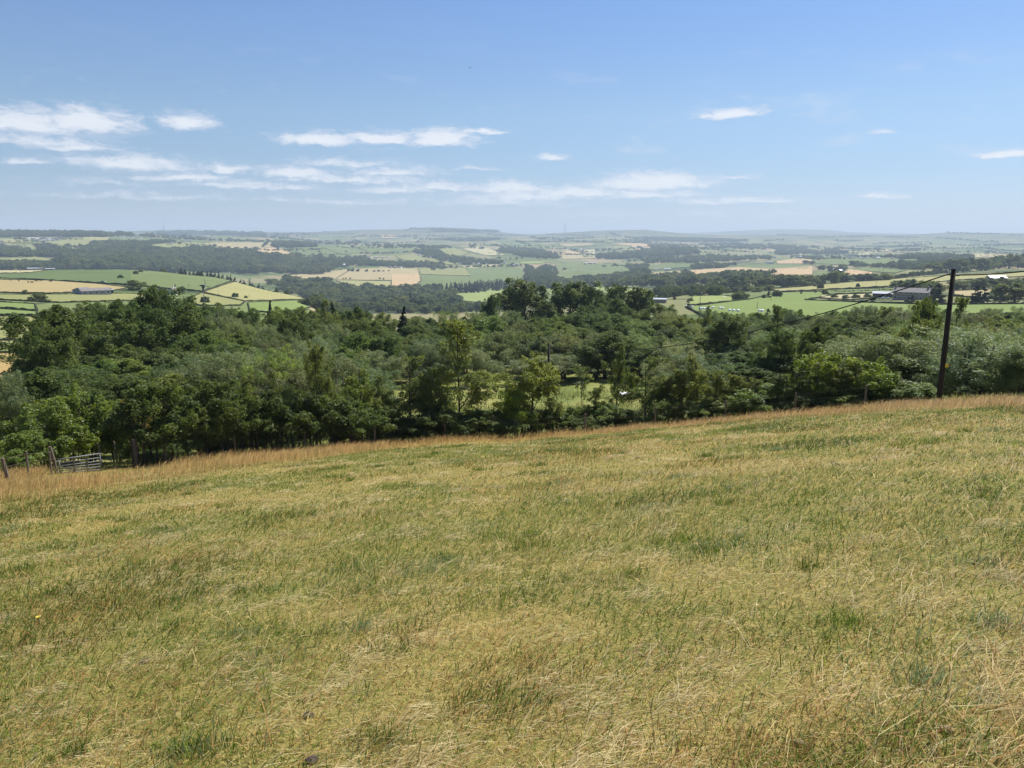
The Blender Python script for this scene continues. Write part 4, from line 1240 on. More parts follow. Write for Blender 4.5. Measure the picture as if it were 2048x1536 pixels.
for kind, line, step, hp, wp, dmin, dmax, ph in BELTS:
    n = 0
    L_ = densify(line, step, False)
    for (u, v) in L_:
        vtree(kind, u + br.uniform(-.3, .3) * step, v + br.uniform(-1, 1), hp * br.uniform(.75, 1.2), wp * br.uniform(.8, 1.25),
              (ph + ", %s from the left" % ordn(n)) if len(L_) > 1 else ph, dmin, dmax, None, ph + "s" if len(L_) > 1 else None)
        n += 1


def gn_scatter(obj, protos):
    """instances of small far trees on the points of a mesh (a wood that reads as one mass)"""
    ng = bpy.data.node_groups.new("wood", 'GeometryNodeTree')
    ng.interface.new_socket(name="Geometry", in_out='INPUT', socket_type='NodeSocketGeometry')
    ng.interface.new_socket(name="Geometry", in_out='OUTPUT', socket_type='NodeSocketGeometry')
    N, Lk = ng.nodes, ng.links
    gi, go = N.new('NodeGroupInput'), N.new('NodeGroupOutput')
    jn = N.new('GeometryNodeJoinGeometry')

    def named(nm, ty):
        a = N.new('GeometryNodeInputNamedAttribute'); a.data_type = ty; a.inputs[0].default_value = nm
        return a.outputs[0]
    sca, rot, sel = named('scl', 'FLOAT_VECTOR'), named('rot', 'FLOAT_VECTOR'), named('sel', 'FLOAT')
    for k, pr in enumerate(protos):
        oi = N.new('GeometryNodeObjectInfo'); oi.inputs['Object'].default_value = pr; oi.transform_space = 'ORIGINAL'
        oi.inputs['As Instance'].default_value = True
        ip = N.new('GeometryNodeInstanceOnPoints')
        cmp_ = N.new('FunctionNodeCompare'); cmp_.data_type = 'FLOAT'; cmp_.operation = 'EQUAL'; cmp_.inputs['Epsilon'].default_value = 0.4
        Lk.new(sel, cmp_.inputs[0]); cmp_.inputs[1].default_value = float(k)
        Lk.new(gi.outputs[0], ip.inputs['Points'])
        Lk.new(cmp_.outputs[0], ip.inputs['Selection'])
        Lk.new(oi.outputs['Geometry'], ip.inputs['Instance'])
        er = N.new('FunctionNodeEulerToRotation'); Lk.new(rot, er.inputs[0])
        Lk.new(er.outputs[0], ip.inputs['Rotation'])
        Lk.new(sca, ip.inputs['Scale'])
        Lk.new(ip.outputs[0], jn.inputs[0])
    Lk.new(jn.outputs[0], go.inputs[0])
    md = obj.modifiers.new("wood", 'NODES')
    md.node_group = ng


FAR_PROTO = []
for k in ('oak', 'oak', 'oak', 'oak', 'fir', 'fir'):
    i = sum(1 for p in FAR_PROTO if p.name.startswith('far_' + k))
    po = bpy.data.objects.new("far_" + k, PROTO[k][i % len(PROTO[k])][0])
    FAR_PROTO.append(po)
wr = np.random.default_rng(8)
wood_tris = 0


def wood(poly, n, desc, dmin, dmax, hp=(9, 12), kind='oak', name="woodland", wide=1.0):
    """a wood as one mass: hp are tree heights in metres"""
    us = [p[0] for p in poly]; vs = [p[1] for p in poly]
    pts, scl, rot, sel = [], [], [], []
    guard = 0
    while len(pts) < n and guard < n * 30:
        guard += 1
        u, v = wr.uniform(min(us), max(us)), wr.uniform(min(vs), max(vs))
        if not inside(poly, u, v): continue
        x, y, z, d = hit(u, v, dmin, dmax)
        # even out in depth: a jitter of some metres
        x += wr.normal(0, 6); y += wr.normal(0, 12)
        h = wr.uniform(*hp)
        if kind == 'oak':
            s = h / 10.0
            scl.append((s * wr.uniform(.8, 1.15) * wide, s * wr.uniform(.8, 1.15) * wide, s)); sel.append(wr.integers(0, 4))
        else:
            s = h / 13.0
            scl.append((s * wr.uniform(.8, 1.1) * wide, s * wr.uniform(.8, 1.1) * wide, s)); sel.append(wr.integers(4, 6))
        pts.append((x, y, gz(x, y) - 0.3)); rot.append((0, 0, wr.uniform(0, 6.28)))
    me = bpy.data.meshes.new(name)
    me.from_pydata(pts, [], [])
    for nm, ty, arr in (('scl', 'FLOAT_VECTOR', scl), ('rot', 'FLOAT_VECTOR', rot), ('sel', 'FLOAT', sel)):
        a = me.attributes.new(nm, ty, 'POINT')
        a.data.foreach_set('vector' if ty == 'FLOAT_VECTOR' else 'value', np.asarray(arr, np.float32).ravel())
    o = link(name, me)
    tag(o, desc, "wood", kind="stuff")
    gn_scatter(o, FAR_PROTO)


wood([(112, 506), (180, 501), (290, 503), (400, 499), (520, 510), (620, 524), (665, 538), (640, 550), (560, 548), (400, 545), (120, 540)], 1500,
     "great blue-green wood on the far valley side", 1600, 3200, (11, 23), wide=1.35)
wood([(0, 496), (50, 503), (62, 514), (0, 515)], 160, "wood at the left end of the far fields", 1700, 3200, (12, 18), wide=1.2)
wood([(0, 529), (60, 530), (130, 533), (130, 540), (0, 540)], 160, "tree line behind the brow of the near hill", 1300, 2600, (11, 16), wide=1.2)
wood([(60, 508), (115, 506), (118, 515), (66, 514)], 60, "trees joining the two far woods", 1700, 3200, (12, 17), wide=1.2)
wood([(0, 467), (150, 468), (215, 470), (212, 475), (130, 473), (0, 475)], 520, "wood along the ridge top", 3400, 5600, (14, 22), wide=1.3)
wood([(180, 470), (222, 471), (220, 474), (180, 473)], 60, "thin wood on the ridge beside the bare hilltop", 3400, 5600, (10, 15), wide=1.3)
wood([(238, 467), (262, 472), (264, 475), (238, 474)], 60, "small wood at the end of the ridge", 3400, 5600, (14, 20), wide=1.3)
wood([(186, 488), (290, 486), (300, 498), (215, 501), (190, 497)], 330, "upper arm of the great wood", 2200, 3900, (11, 17), wide=1.2)
wood([(300, 483), (350, 482), (352, 487), (300, 488)], 60, "trees round the far village road", 2600, 4500, (9, 13), wide=1.2)
wood([(80, 491), (104, 494), (100, 499), (80, 497)], 30, "clump of trees below the far village", 2200, 4200, (11, 16), wide=1.2)
wood([(550, 489), (626, 490), (628, 495), (550, 495)], 160, "copse on the far hill", 2600, 4500, (14, 20), wide=1.2)
wood([(640, 516), (676, 519), (735, 517), (740, 532), (690, 533), (600, 548), (560, 545)], 260, "wood round the white-roofed barn", 1600, 3600, (11, 17), wide=1.1)
wood([(735, 524), (800, 528), (880, 529), (880, 535), (745, 533)], 200, "tree belt above the fawn fields", 1700, 3400, (9, 14), wide=1.2)
wood([(828, 504), (866, 501), (900, 516), (880, 519), (850, 514)], 110, "dark wood beside the far hamlet", 2000, 4000, (13, 18), wide=1.2)
wood([(880, 512), (930, 516), (1000, 524), (1000, 529), (930, 531), (880, 523)], 130, "trees among the far houses", 1900, 3800, (9, 13), wide=1.2)
wood([(525, 563), (560, 566), (640, 562), (700, 578), (780, 577), (826, 578), (836, 580), (880, 588), (912, 600), (905, 614), (840, 624), (760, 616), (650, 612), (620, 597), (590, 585)], 250,
     "valley wood round the church", 780, 1900, (7, 18), wide=1.5)
wood([(640, 612), (760, 616), (900, 612), (1000, 606), (1010, 622), (900, 628), (640, 628)], 190, "valley trees between the near wood and the church", 420, 1000, (5, 11), wide=1.2)
wood([(872, 584), (960, 575), (1050, 567), (1062, 573), (1010, 580), (890, 591)], 150, "conifer belt above the sunny green field", 1100, 2300, (15, 21), 'fir')
wood([(836, 580), (872, 584), (905, 600), (880, 604), (840, 600)], 45, "soft green wood beside the church", 800, 1900, (9, 14), wide=1.3)
wood([(1050, 538), (1102, 534), (1112, 560), (1136, 578), (1064, 578), (1052, 558)], 190, "wood between two green fields", 1100, 2800, (12, 18))
wood([(1104, 566), (1200, 556), (1300, 552), (1450, 556), (1535, 556), (1520, 566), (1350, 573), (1200, 577), (1110, 579)], 230, "long wood below the ripe field", 900, 2400, (7, 19), wide=1.4)
wood([(1250, 534), (1290, 533), (1300, 548), (1270, 547)], 60, "wood at the corner of the green field", 1300, 2800, (11, 16))
wood([(1196, 513), (1260, 510), (1300, 500), (1394, 500), (1398, 509), (1300, 515), (1262, 519), (1196, 519)], 240, "tree belt on the far slope", 2500, 5200, (13, 25), wide=1.2)
wood([(1000, 496), (1040, 498), (1100, 505), (1118, 516), (1090, 520), (1050, 515), (1000, 504)], 190, "far wood in a fold of the hill", 2400, 5200, (13, 18), wide=1.2)
wood([(1290, 518), (1420, 514), (1545, 514), (1545, 519), (1400, 525), (1290, 527)], 240, "long tree belt before the grey plateau", 1900, 4200, (10, 15), wide=1.1)
wood([(1380, 534), (1450, 532), (1470, 529), (1460, 537), (1385, 539)], 60, "trees round the farm above the ripe field", 1400, 3000, (9, 13))
wood([(1320, 580), (1440, 582), (1440, 592), (1330, 594)], 110, "scrub wood behind the green fields", 450, 1400, (5, 9))
wood([(1545, 517), (1640, 513), (1780, 512), (1780, 516), (1640, 517)], 90, "hedge trees on the plateau edge", 2000, 4500, (8, 12))
wood([(1790, 512), (1900, 513), (1940, 518), (1900, 522), (1800, 519)], 170, "trees round the far hamlet", 2200, 4500, (10, 15), wide=1.2)
wood([(1790, 530), (1870, 528), (1930, 527), (2048, 524), (2048, 534), (1900, 540), (1800, 538)], 300, "broken woodland beyond the hay field", 1200, 3000, (9, 14))
wood([(1985, 526), (2048, 523), (2048, 530), (1985, 531)], 60, "conifer stand beyond the hay field", 1200, 3000, (14, 19), 'fir')
wood([(1550, 504), (1680, 503), (1700, 508), (1560, 510)], 130, "blue far wood on the plateau", 3600, 6500, (12, 18), wide=1.4)
wood([(1280, 477), (1400, 479), (1500, 483), (1400, 485), (1290, 481)], 260, "long far wood on the skyline slope", 5200, 8000, (16, 24), wide=1.6)
wood([(880, 480), (960, 476), (1000, 480), (960, 484)], 130, "dark far wood under the long ridge", 4500, 8000, (15, 22), wide=1.5)
wood([(310, 465), (420, 465), (530, 468), (530, 472), (320, 470)], 220, "blue wood on the far ridge", 6500, 9400, (18, 28), wide=1.8)
wood([(860, 459), (990, 462), (1000, 466), (870, 464)], 160, "dark wood along the long ridge", 7000, 9500, (15, 22), wide=1.8)
wood([(690, 490), (780, 491), (900, 493), (900, 498), (780, 497)], 110, "hedge trees across the far slope", 2800, 5500, (9, 14), wide=1.2)
wood([(1400, 488), (1560, 490), (1640, 496), (1560, 500), (1420, 498)], 220, "scattered trees across the far plateau", 4200, 7000, (10, 16), wide=1.4)


def hedgerows(n_lines, dlo, dhi, desc, hp, name="hedgerow_trees", seed=1):
    """broken lines of small trees along far field edges, too many and too small to count"""
    rg = np.random.default_rng(seed)
    pts, scl, rot, sel = [], [], [], []
    for _ in range(n_lines):
        az = rg.uniform(-R(40), R(40)); d = math.exp(rg.uniform(math.log(dlo), math.log(dhi)))
        x, y = math.sin(az) * d, math.cos(az) * d
        a = (0.35 if rg.uniform() < .6 else 1.75) + rg.normal(0, .25)
        L = rg.uniform(60, 420) * (1 + d / 8000)
        k = 0.0
        while k < L:
            xx, yy = x + math.cos(a) * k + rg.normal(0, 3), y + math.sin(a) * k + rg.normal(0, 3)
            dd = math.hypot(xx, yy)
            if dlo * .9 < dd < dhi * 1.1:
                h = rg.uniform(*hp) * (1.5 if rg.uniform() < .12 else 1)
                s = h / 10
                pts.append((xx, yy, gz(xx, yy) - .3)); scl.append((s * 1.2, s * 1.2, s)); rot.append((0, 0, rg.uniform(0, 6.28))); sel.append(rg.integers(0, 4))
            k += rg.uniform(5, 26)
    me = bpy.data.meshes.new(name)
    me.from_pydata(pts, [], [])
    for nm, ty, arr in (('scl', 'FLOAT_VECTOR', scl), ('rot', 'FLOAT_VECTOR', rot), ('sel', 'FLOAT', sel)):
        a_ = me.attributes.new(nm, ty, 'POINT')
        a_.data.foreach_set('vector' if ty == 'FLOAT_VECTOR' else 'value', np.asarray(arr, np.float32).ravel())
    o = link(name, me)
    tag(o, desc, "trees", kind="stuff")
    gn_scatter(o, FAR_PROTO)


hedgerows(70, 2300, 4200, "hedgerow trees dotted over the far valley side", (4, 9), seed=2)
hedgerows(170, 4000, 8000, "hedgerow trees dotted over the distant hills", (6, 12), seed=3)

# ------------------------------------------------------------------ materials of made things
M_stone = simple_mat("gritstone", (0.22, 0.195, 0.16), 0.95, 0, 0.35, 0.8)
M_spire = simple_mat("dark_stone", (0.050, 0.045, 0.042), 0.95, 0, 0.3, 0.8)  # one dark tone for the church tower and spire
M_cream = simple_mat("render_cream", (0.62, 0.58, 0.48), 0.9, 0, 0.12, 0.6)
M_white = simple_mat("white_render", (0.78, 0.77, 0.74), 0.8, 0, 0.08, 0.6)
M_slate = simple_mat("stone_slate", (0.19, 0.175, 0.165), 0.7, 0, 0.3, 0.9)
M_roofg = simple_mat("grey_sheet_roof", (0.42, 0.44, 0.47), 0.45, 0, 0.12, 0.5)
M_roofw = simple_mat("pale_sheet_roof", (0.44, 0.455, 0.48), 0.4, 0, 0.06, 0.5)
M_shed = simple_mat("blue_grey_boards", (0.28, 0.29, 0.335), 0.8, 0, 0.2, 0.4)
M_dark = simple_mat("dark_boards", (0.035, 0.03, 0.028), 0.8, 0, 0.3, 0.8)
M_glass = simple_mat("window_glass", (0.03, 0.035, 0.04), 0.15, 0, 0.1, 1.0, 0.5)
M_pole = simple_mat("creosoted_pole", (0.022, 0.018, 0.015), 0.85, 0, 0.35, 5.0)
M_wire = simple_mat("cable", (0.012, 0.012, 0.013), 0.6)
M_galv = simple_mat("galvanised_steel", (0.17, 0.17, 0.168), 0.6, 0.1, 0.15, 9.0)
M_post = simple_mat("weathered_post", (0.15, 0.12, 0.09), 0.95, 0, 0.35, 7.0)
M_yellow = simple_mat("yellow_plate", (0.62, 0.48, 0.06), 0.5, 0, 0.05, 3.0)
M_wood = simple_mat("old_timber", (0.10, 0.085, 0.07), 0.9, 0, 0.3, 6.0)
M_panel = simple_mat("cream_panel", (0.72, 0.63, 0.42), 0.7, 0, 0.08, 4.0)
M_steel = simple_mat("dull_steel", (0.09, 0.10, 0.11), 0.5, 0.2, 0.15, 2.0)
M_bale = simple_mat("white_wrap", (0.80, 0.81, 0.82), 0.35, 0, 0.05, 2.0)


def building(name, label, cat, u, v, dmin, dmax, w_px, depth, wall_h, roof_h, rz, wallm, roofm, windows=0, chim=0, group=None, door=False, wmin=None):
    """a gabled building whose long side shows w_px wide; wall_h, roof_h and depth in metres"""
    x, y, z, d = hit(u, v, dmin, dmax)
    w = w_px * d / F
    face = math.atan2(x, y)
    e = empty(name, (x, y, z), -face + rz, label, cat, group)
    hw, hd = w / 2, depth / 2
    mb = MB()
    mb.add([(-hw, -hd, -1.5), (hw, -hd, -1.5), (hw, hd, -1.5), (-hw, hd, -1.5), (-hw, -hd, wall_h), (hw, -hd, wall_h), (hw, hd, wall_h), (-hw, hd, wall_h),
            (-hw, 0, wall_h + roof_h), (hw, 0, wall_h + roof_h)],
           [(0, 1, 5, 4), (2, 3, 7, 6), (1, 2, 6, 9, 5), (3, 0, 4, 8, 7), (3, 2, 1, 0)])
    mb.build("wall", wallm, e)
    o, t = 0.35, 0.22
    r = MB()
    sl = roof_h / hd
    zl = wall_h - o * sl
    for s in (-1, 1):
        a = [(-hw - o, s * (hd + o), zl + .04), (hw + o, s * (hd + o), zl + .04), (hw + o, 0, wall_h + roof_h + .04), (-hw - o, 0, wall_h + roof_h + .04)]
        b = [(p[0], p[1], p[2] + t) for p in a]
        r.add(a + b, [(0, 1, 2, 3), (4, 5, 6, 7), (0, 1, 5, 4), (1, 2, 6, 5), (2, 3, 7, 6), (3, 0, 4, 7)])
    ro = r.build("roof", roofm, e)
    for k in range(chim):
        c = MB()
        cx = (-hw + .8) if k == 0 and chim > 1 else (hw - .8 if k == 1 else 0.1 * hw)
        c.box(cx - .45, cx + .45, -.45, .45, wall_h + roof_h - .8, wall_h + roof_h + 1.3)
        c.build("chimney", wallm, ro)
    for k in range(windows):
        fx = -hw + w * (k + .5) / windows
        for zz in ([0.9, 3.4] if wall_h > 4.5 else [1.0]):
            wb = MB()
            wb.box(fx - .75, fx + .75, -hd - .06, -hd + .05, zz, zz + 1.3)
            wo_ = wb.build("window", M_white, e)
            wb = MB()
            wb.box(fx - .62, fx + .62, -hd - .09, -hd - .065, zz + .1, zz + 1.2)
            wb.build("pane", M_glass, wo_)
    if door:
        db = MB(); db.box(-.1 * hw - .5, -.1 * hw + .5, -hd - .08, -hd + .05, 0, 2.1)
        db.build("door", M_dark, e)
    return e


building("farmhouse", "long stone farmhouse with grey slate roof behind the vivid field", "house", 1822, 600, 350, 800, 56, 7, 4.6, 2.2, R(-6), M_stone, M_slate, 7, 2, door=True)
building("farm_shed", "low dark shed with a pale roof end beside the farmhouse", "shed", 1765, 594.5, 350, 800, 32, 5, 2.4, 1.1, R(-4), M_dark, M_roofg, 0)
building("cattle_barn", "wide barn with pale sheet roof in the far trees", "barn", 1992, 562, 600, 1300, 26, 12, 3.0, 2.4, R(25), M_stone, M_roofw, 0)
building("farm_shed", "long blue-grey farm shed below the stubble field", "shed", 190, 590, 300, 800, 46, 9, 2.6, 1.2, R(12), M_shed, M_slate, 5)
building("farm_shed", "second blue-grey shed at the end of the long one", "shed", 166, 589, 300, 800, 18, 9, 2.6, 1.3, R(40), M_shed, M_slate, 0)
building("horse_box", "small dark trailer shed among the sheds' clutter", "shed", 222, 587, 300, 800, 7, 2.4, 2.2, .3, R(10), M_dark, M_roofw, 0)
building("cottage", "white-gabled cottage with a grey roof among garden trees", "house", 347, 589, 300, 800, 13, 5.5, 2.3, 2.0, R(62), M_cream, M_slate, 2, 1)
building("long_barn", "long white-roofed barns behind the brow of the hill", "barn", 70, 540, 900, 2200, 22, 10, 3.5, 1.2, R(5), M_dark, M_roofw, 0)
building("long_barn", "dark-walled barn beside the white-roofed ones", "barn", 100, 540.5, 900, 2200, 15, 10, 3.2, 1.0, R(5), M_dark, M_roofg, 0)
building("white_roofed_barn", "big barn with bright white roof at the wood's edge", "barn", 680, 533, 1500, 3400, 20, 14, 5, 4, R(8), M_stone, M_roofw, 0)
building("far_barn", "small white barn in the far green fields", "barn", 728, 511.5, 2200, 4200, 6, 10, 3, 1.5, 0, M_white, M_roofw, 0)
building("flat_shed", "long flat pale roof among trees behind the wood", "shed", 1311, 606, 300, 900, 42, 8, 2.6, .5, R(-5), M_stone, M_roofw, 0)
building("stone_house", "stone house among trees by the ripe field", "house", 1661, 543, 1000, 2800, 9, 8, 5, 2.5, R(10), M_stone, M_roofw, 2, 1)
building("stone_house", "second roof beside the stone house by the ripe field", "house", 1680, 544, 1000, 2800, 6, 7, 3, 2, R(40), M_stone, M_roofg, 0)
building("village_house", "cottage above the left end of the ripe field", "house", 1335, 541, 1300, 3000, 12, 9, 4, 2.5, 0, M_stone, M_roofg, 2, 1)
building("village_house", "grey farm beside the cottage above the ripe field", "house", 1312, 541, 1300, 3000, 9, 9, 4, 2.5, R(20), M_cream, M_slate, 2, 1)
hr2 = random.Random(21)
HAM = [("far hamlet on the plateau edge", [(1690, 517), (1700, 518), (1708, 517), (1722, 518), (1735, 518), (1748, 518), (1757, 519), (1784, 519), (1797, 519), (1822, 513), (1838, 519), (1850, 519), (1862, 518),
                                         (1874, 518), (1905, 519), (1918, 519), (1936, 519), (1542, 515), (1548, 516), (1598, 516), (1535, 527), (1543, 527), (2028, 510)], 1700, 4600, 7, [M_white, M_stone, M_cream, M_stone]),
       ("far village below the ridge wood", [(52, 478), (58, 479), (66, 478), (74, 480), (80, 479), (88, 477), (92, 480), (98, 481), (106, 482), (112, 480), (118, 481), (120, 476), (72, 483), (82, 483), (90, 483), (100, 479),
                                            (5, 487)], 2600, 4800, 5, [M_stone, M_cream, M_stone]),
       ("white terrace on the ridge end", [(240, 474.5), (246, 474.5), (252, 475), (258, 475), (264, 476), (271, 476), (277, 476.5), (283, 477)], 3000, 5600, 4, [M_white]),
       ("farms along the far slope", [(365, 483), (372, 483), (380, 483), (300, 488), (344, 488), (497, 499), (506, 498), (512, 499), (605, 473), (642, 488), (655, 488), (740, 515), (752, 516), (765, 516), (775, 515), (808, 504), (790, 504),
                                      (838, 512), (850, 514), (862, 517), (885, 518), (920, 528), (935, 528), (945, 529), (958, 529), (970, 528), (1010, 527), (1035, 531), (1028, 533), (1150, 498), (1162, 500), (1205, 498), (1180, 528),
                                      (1170, 529), (1190, 528), (790, 537), (800, 537), (780, 536)], 1500, 6500, 5, [M_stone, M_white, M_stone, M_stone, M_cream])]
for desc, pts, dmin, dmax, wp, mats in HAM:
    for k, (u, v) in enumerate(pts):
        m = mats[k % len(mats)]
        building("village_house", "%s house, %s from the left in the %s" % ({M_white.name: 'white', M_stone.name: 'grey stone', M_cream.name: 'cream'}[m.name], ordn(k), desc), "house",
                 u, v, dmin, dmax, wp * hr2.uniform(.7, 1.3), 8, hr2.uniform(3.2, 5.2), hr2.uniform(1.6, 2.6), hr2.uniform(-.6, .6), m, [M_slate, M_slate, M_roofg, M_roofw][hr2.randrange(4)] if m is not M_white else M_slate,
                 2 if wp > 6 else 0, 1 if wp > 6 else 0, desc)

# church: nave, tower and broached spire
x, y, z, d = hit(822, 617, 700, 1500)
z = at(822, 619, d).z
k = d / F
ch = empty("church", (x, y, z), -math.atan2(x, y), "dark stone church with a pointed spire in the valley trees", "church")
tw_, th_ = 7.2 * k / 2, 20 * k
mb = MB(); mb.box(-tw_, tw_, -tw_, tw_, -3, th_); tower = mb.build("tower", M_spire, ch)
mb = MB()
n8 = [(math.cos(R(22.5 + 45 * i)) * tw_ * 1.08, math.sin(R(22.5 + 45 * i)) * tw_ * 1.08, th_) for i in range(8)]
tip = (0, 0, th_ + 22 * k)
mb.add(n8 + [tip], [(i, (i + 1) % 8, 8) for i in range(8)] + [tuple(reversed(range(8)))])
mb.build("spire", M_spire, ch)
for sx, sy in ((-1, -1), (1, -1), (-1, 1), (1, 1)):
    mb = MB(); cx, cy_ = sx * tw_ * .86, sy * tw_ * .86; r = tw_ * .16
    mb.add([(cx - r, cy_ - r, th_), (cx + r, cy_ - r, th_), (cx + r, cy_ + r, th_), (cx - r, cy_ + r, th_), (cx, cy_, th_ + 3 * k)], [(0, 1, 4), (1, 2, 4), (2, 3, 4), (3, 0, 4)])
    mb.build("pinnacle", M_stone, ch)
for s in (-.35, .35):
    mb = MB(); mb.box(s * tw_ - .35, s * tw_ + .35, -tw_ - .08, -tw_ + .1, th_ * .68, th_ * .88); mb.build("belfry_opening", M_dark, tower)
nl, nh, nr = 24 * k, 6 * k, 8 * k
mb = MB()
mb.add([(-tw_ - nl, -4.5, -3), (-tw_, -4.5, -3), (-tw_, 4.5, -3), (-tw_ - nl, 4.5, -3), (-tw_ - nl, -4.5, nh), (-tw_, -4.5, nh), (-tw_, 4.5, nh), (-tw_ - nl, 4.5, nh), (-tw_ - nl, 0, nh + nr - .1), (-tw_, 0, nh + nr - .1)],
       [(0, 1, 5, 4), (2, 3, 7, 6), (3, 0, 4, 8, 7), (1, 2, 6, 9, 5)])
mb.build("nave", M_stone, ch)
mb = MB()
for s in (-1, 1):
    a = [(-tw_ - nl - .3, s * 4.9, nh - .4), (-tw_ - .02, s * 4.9, nh - .4), (-tw_ - .02, 0, nh + nr), (-tw_ - nl - .3, 0, nh + nr)]
    mb.add(a + [(p[0], p[1], p[2] + .25) for p in a], [(0, 1, 2, 3), (4, 5, 6, 7), (0, 1, 5, 4), (1, 2, 6, 5), (2, 3, 7, 6), (3, 0, 4, 7)])
mb.build("nave_roof", M_slate, ch)

# ------------------------------------------------------------------ the poles and cables
pb = foot(1878, 800, 36.6)
ptop = at(1908, 538, 36.6)
ep = empty("electricity_pole", pb, 0, "tall dark wooden electricity pole at the pasture's edge", "pole")
hgt = ptop.z - pb.z
off = Vector((ptop.x - pb.x, ptop.y - pb.y, 0)) * 0.6
mb = MB()
mb.tube([(0, 0, -1.2), (off.x * .4, off.y * .4, hgt * .4), (off.x, off.y, hgt)], [.118, .108, .094], 14)
mb.build("shaft", M_pole, ep, True)
mb = MB(); mb.tube([(off.x, off.y, hgt - .02), (off.x, off.y, hgt + .03)], [.108, .085], 14); mb.build("cap", M_steel, ep)
mb = MB(); zz = hgt * .30
mb.box(off.x * .3 + .02, off.x * .3 + .16, -.15, -.132, zz - .07, zz + .08)
mb.build("warning_plate", M_yellow, ep)["label"] = "small yellow warning plate"
mb = MB(); mb.tube([(off.x - .09, off.y, hgt - .22), (off.x - .26, off.y - .04, hgt - .22)], .045, 8); mb.build("insulator", M_steel, ep)
mb = MB(); mb.tube([(off.x + .09, off.y, hgt - .25), (off.x + .26, off.y + .02, hgt - .25)], .045, 8); mb.build("insulator", M_steel, ep)
p2b = foot(1097, 760, 72)
p2t = at(1097, 686, 72)
e2 = empty("electricity_pole", p2b, 0, "far wooden pole standing behind the clearing's birch", "pole")
mb = MB(); mb.tube([(0, 0, -1), (0, 0, p2t.z - p2b.z)], [.15, .11], 10); mb.build("shaft", M_pole, e2, True)
mb = MB(); mb.tube([(-.14, 0, p2t.z - p2b.z - .2), (-.2, 0, p2t.z - p2b.z - .2)], .04, 6); mb.build("insulator", M_steel, e2)


def cable(a, b, sag, label, n=28, r=.026):
    a, b = Vector(a), Vector(b)
    mb = MB()
    mb.tube([a.lerp(b, i / n) - Vector((0, 0, sag * 4 * (i / n) * (1 - i / n))) for i in range(n + 1)], r, 6)
    tag(mb.build("overhead_cable", M_wire), label, "cable")


wtop = Vector((pb.x + off.x, pb.y + off.y, pb.z + hgt - .22))
cable(wtop + Vector((-.24, -.02, 0)), p2t - Vector((.2, 0, .2)), 1.6, "black cable sagging from the tall pole down to the far pole")
az_, t__ = ray(2420, 470)
far_end = at(2400, 478, 30)
cable(wtop + Vector((.24, .02, -.03)), far_end, .25, "black cable running right from the tall pole")


def post(name, u, v, h, r, label, group, d=None, lean=(0, 0), mat=None, square=False):
    if d is None: x, y, z, d = hit(u, v, 20, 60)
    else: x, y, z = foot(u, v, d)
    e = empty(name, (x, y, z), trng.uniform(0, 1), label, "post", group)
    mb = MB()
    mb.tube([(0, 0, -.4), (lean[0] * .5, lean[1] * .5, h * .5), (lean[0], lean[1], h)], [r, r * .97, r * .9], 4 if square else 8)
    mb.build("shaft", mat or M_post, e)
    mb = MB(); mb.tube([(lean[0], lean[1], h), (lean[0], lean[1], h + r * .4)], [r * .9, r * .45], 4 if square else 8)
    mb.build("cap", mat or M_post, e)
    return Vector((x, y, z)), h


GF = "posts of the pasture fence"
fence_pts = []
for (u, v, h, r, lab, ln) in [(20, 972, 1.0, .07, "thick fence post near the picture's left edge", (-.12, 0)), (58, 958, 1.1, .045, "slim fence post next to the thick one", (.02, 0)),
                              (104, 952, 1.0, .04, "slim fence post just before the gate", (0, 0)), (116, 948, 1.2, .075, "stout hanging post of the gate", (-.18, 0)),
                              (205, 938, 1.2, .05, "thin latch post of the gate", (-.05, 0)), (235, 930, 1.15, .04, "slim post between gate and hedge", (-.06, 0)),
                              (272, 937, 1.3, .11, "black square straining post at the hedge end", (-.02, 0))]:
    p, h = post("fence_post", u, v, h, r, lab, GF, None, ln, M_pole if 'black' in lab else M_post, 'square' in lab)
    fence_pts.append((p, h))
for k in range(11):
    u = 330 + k * 140
    x, y, d = edge_pt(u, np.interp(u, [270, 1024, 1850], [900, 870, 795]), .75)
    p, h = post("fence_post", u, np.interp(u, [270, 1024, 1850], [900, 870, 795]), 1.1, .05, "slim post, %s along the fence before the hedge" % ordn(k), GF, d)
    fence_pts.append((p, h))
for k in range(3):
    mb = MB()
    hh = (.35, .7, 1.0)[k]
    mb.tube([p + Vector((0, 0, hh)) for p, h in fence_pts[:4]], .004, 4)
    tag(mb.build("fence_wire", M_post), "%s strand of plain wire along the fence posts left of the gate" % ('lowest', 'middle', 'top')[k], "wire")
    mb = MB()
    mb.tube([p + Vector((0, 0, hh)) for p, h in fence_pts[6:]], .003, 4)
    tag(mb.build("fence_wire", M_post), "%s strand of plain wire along the fence before the hedge" % ('lowest', 'middle', 'top')[k], "wire")

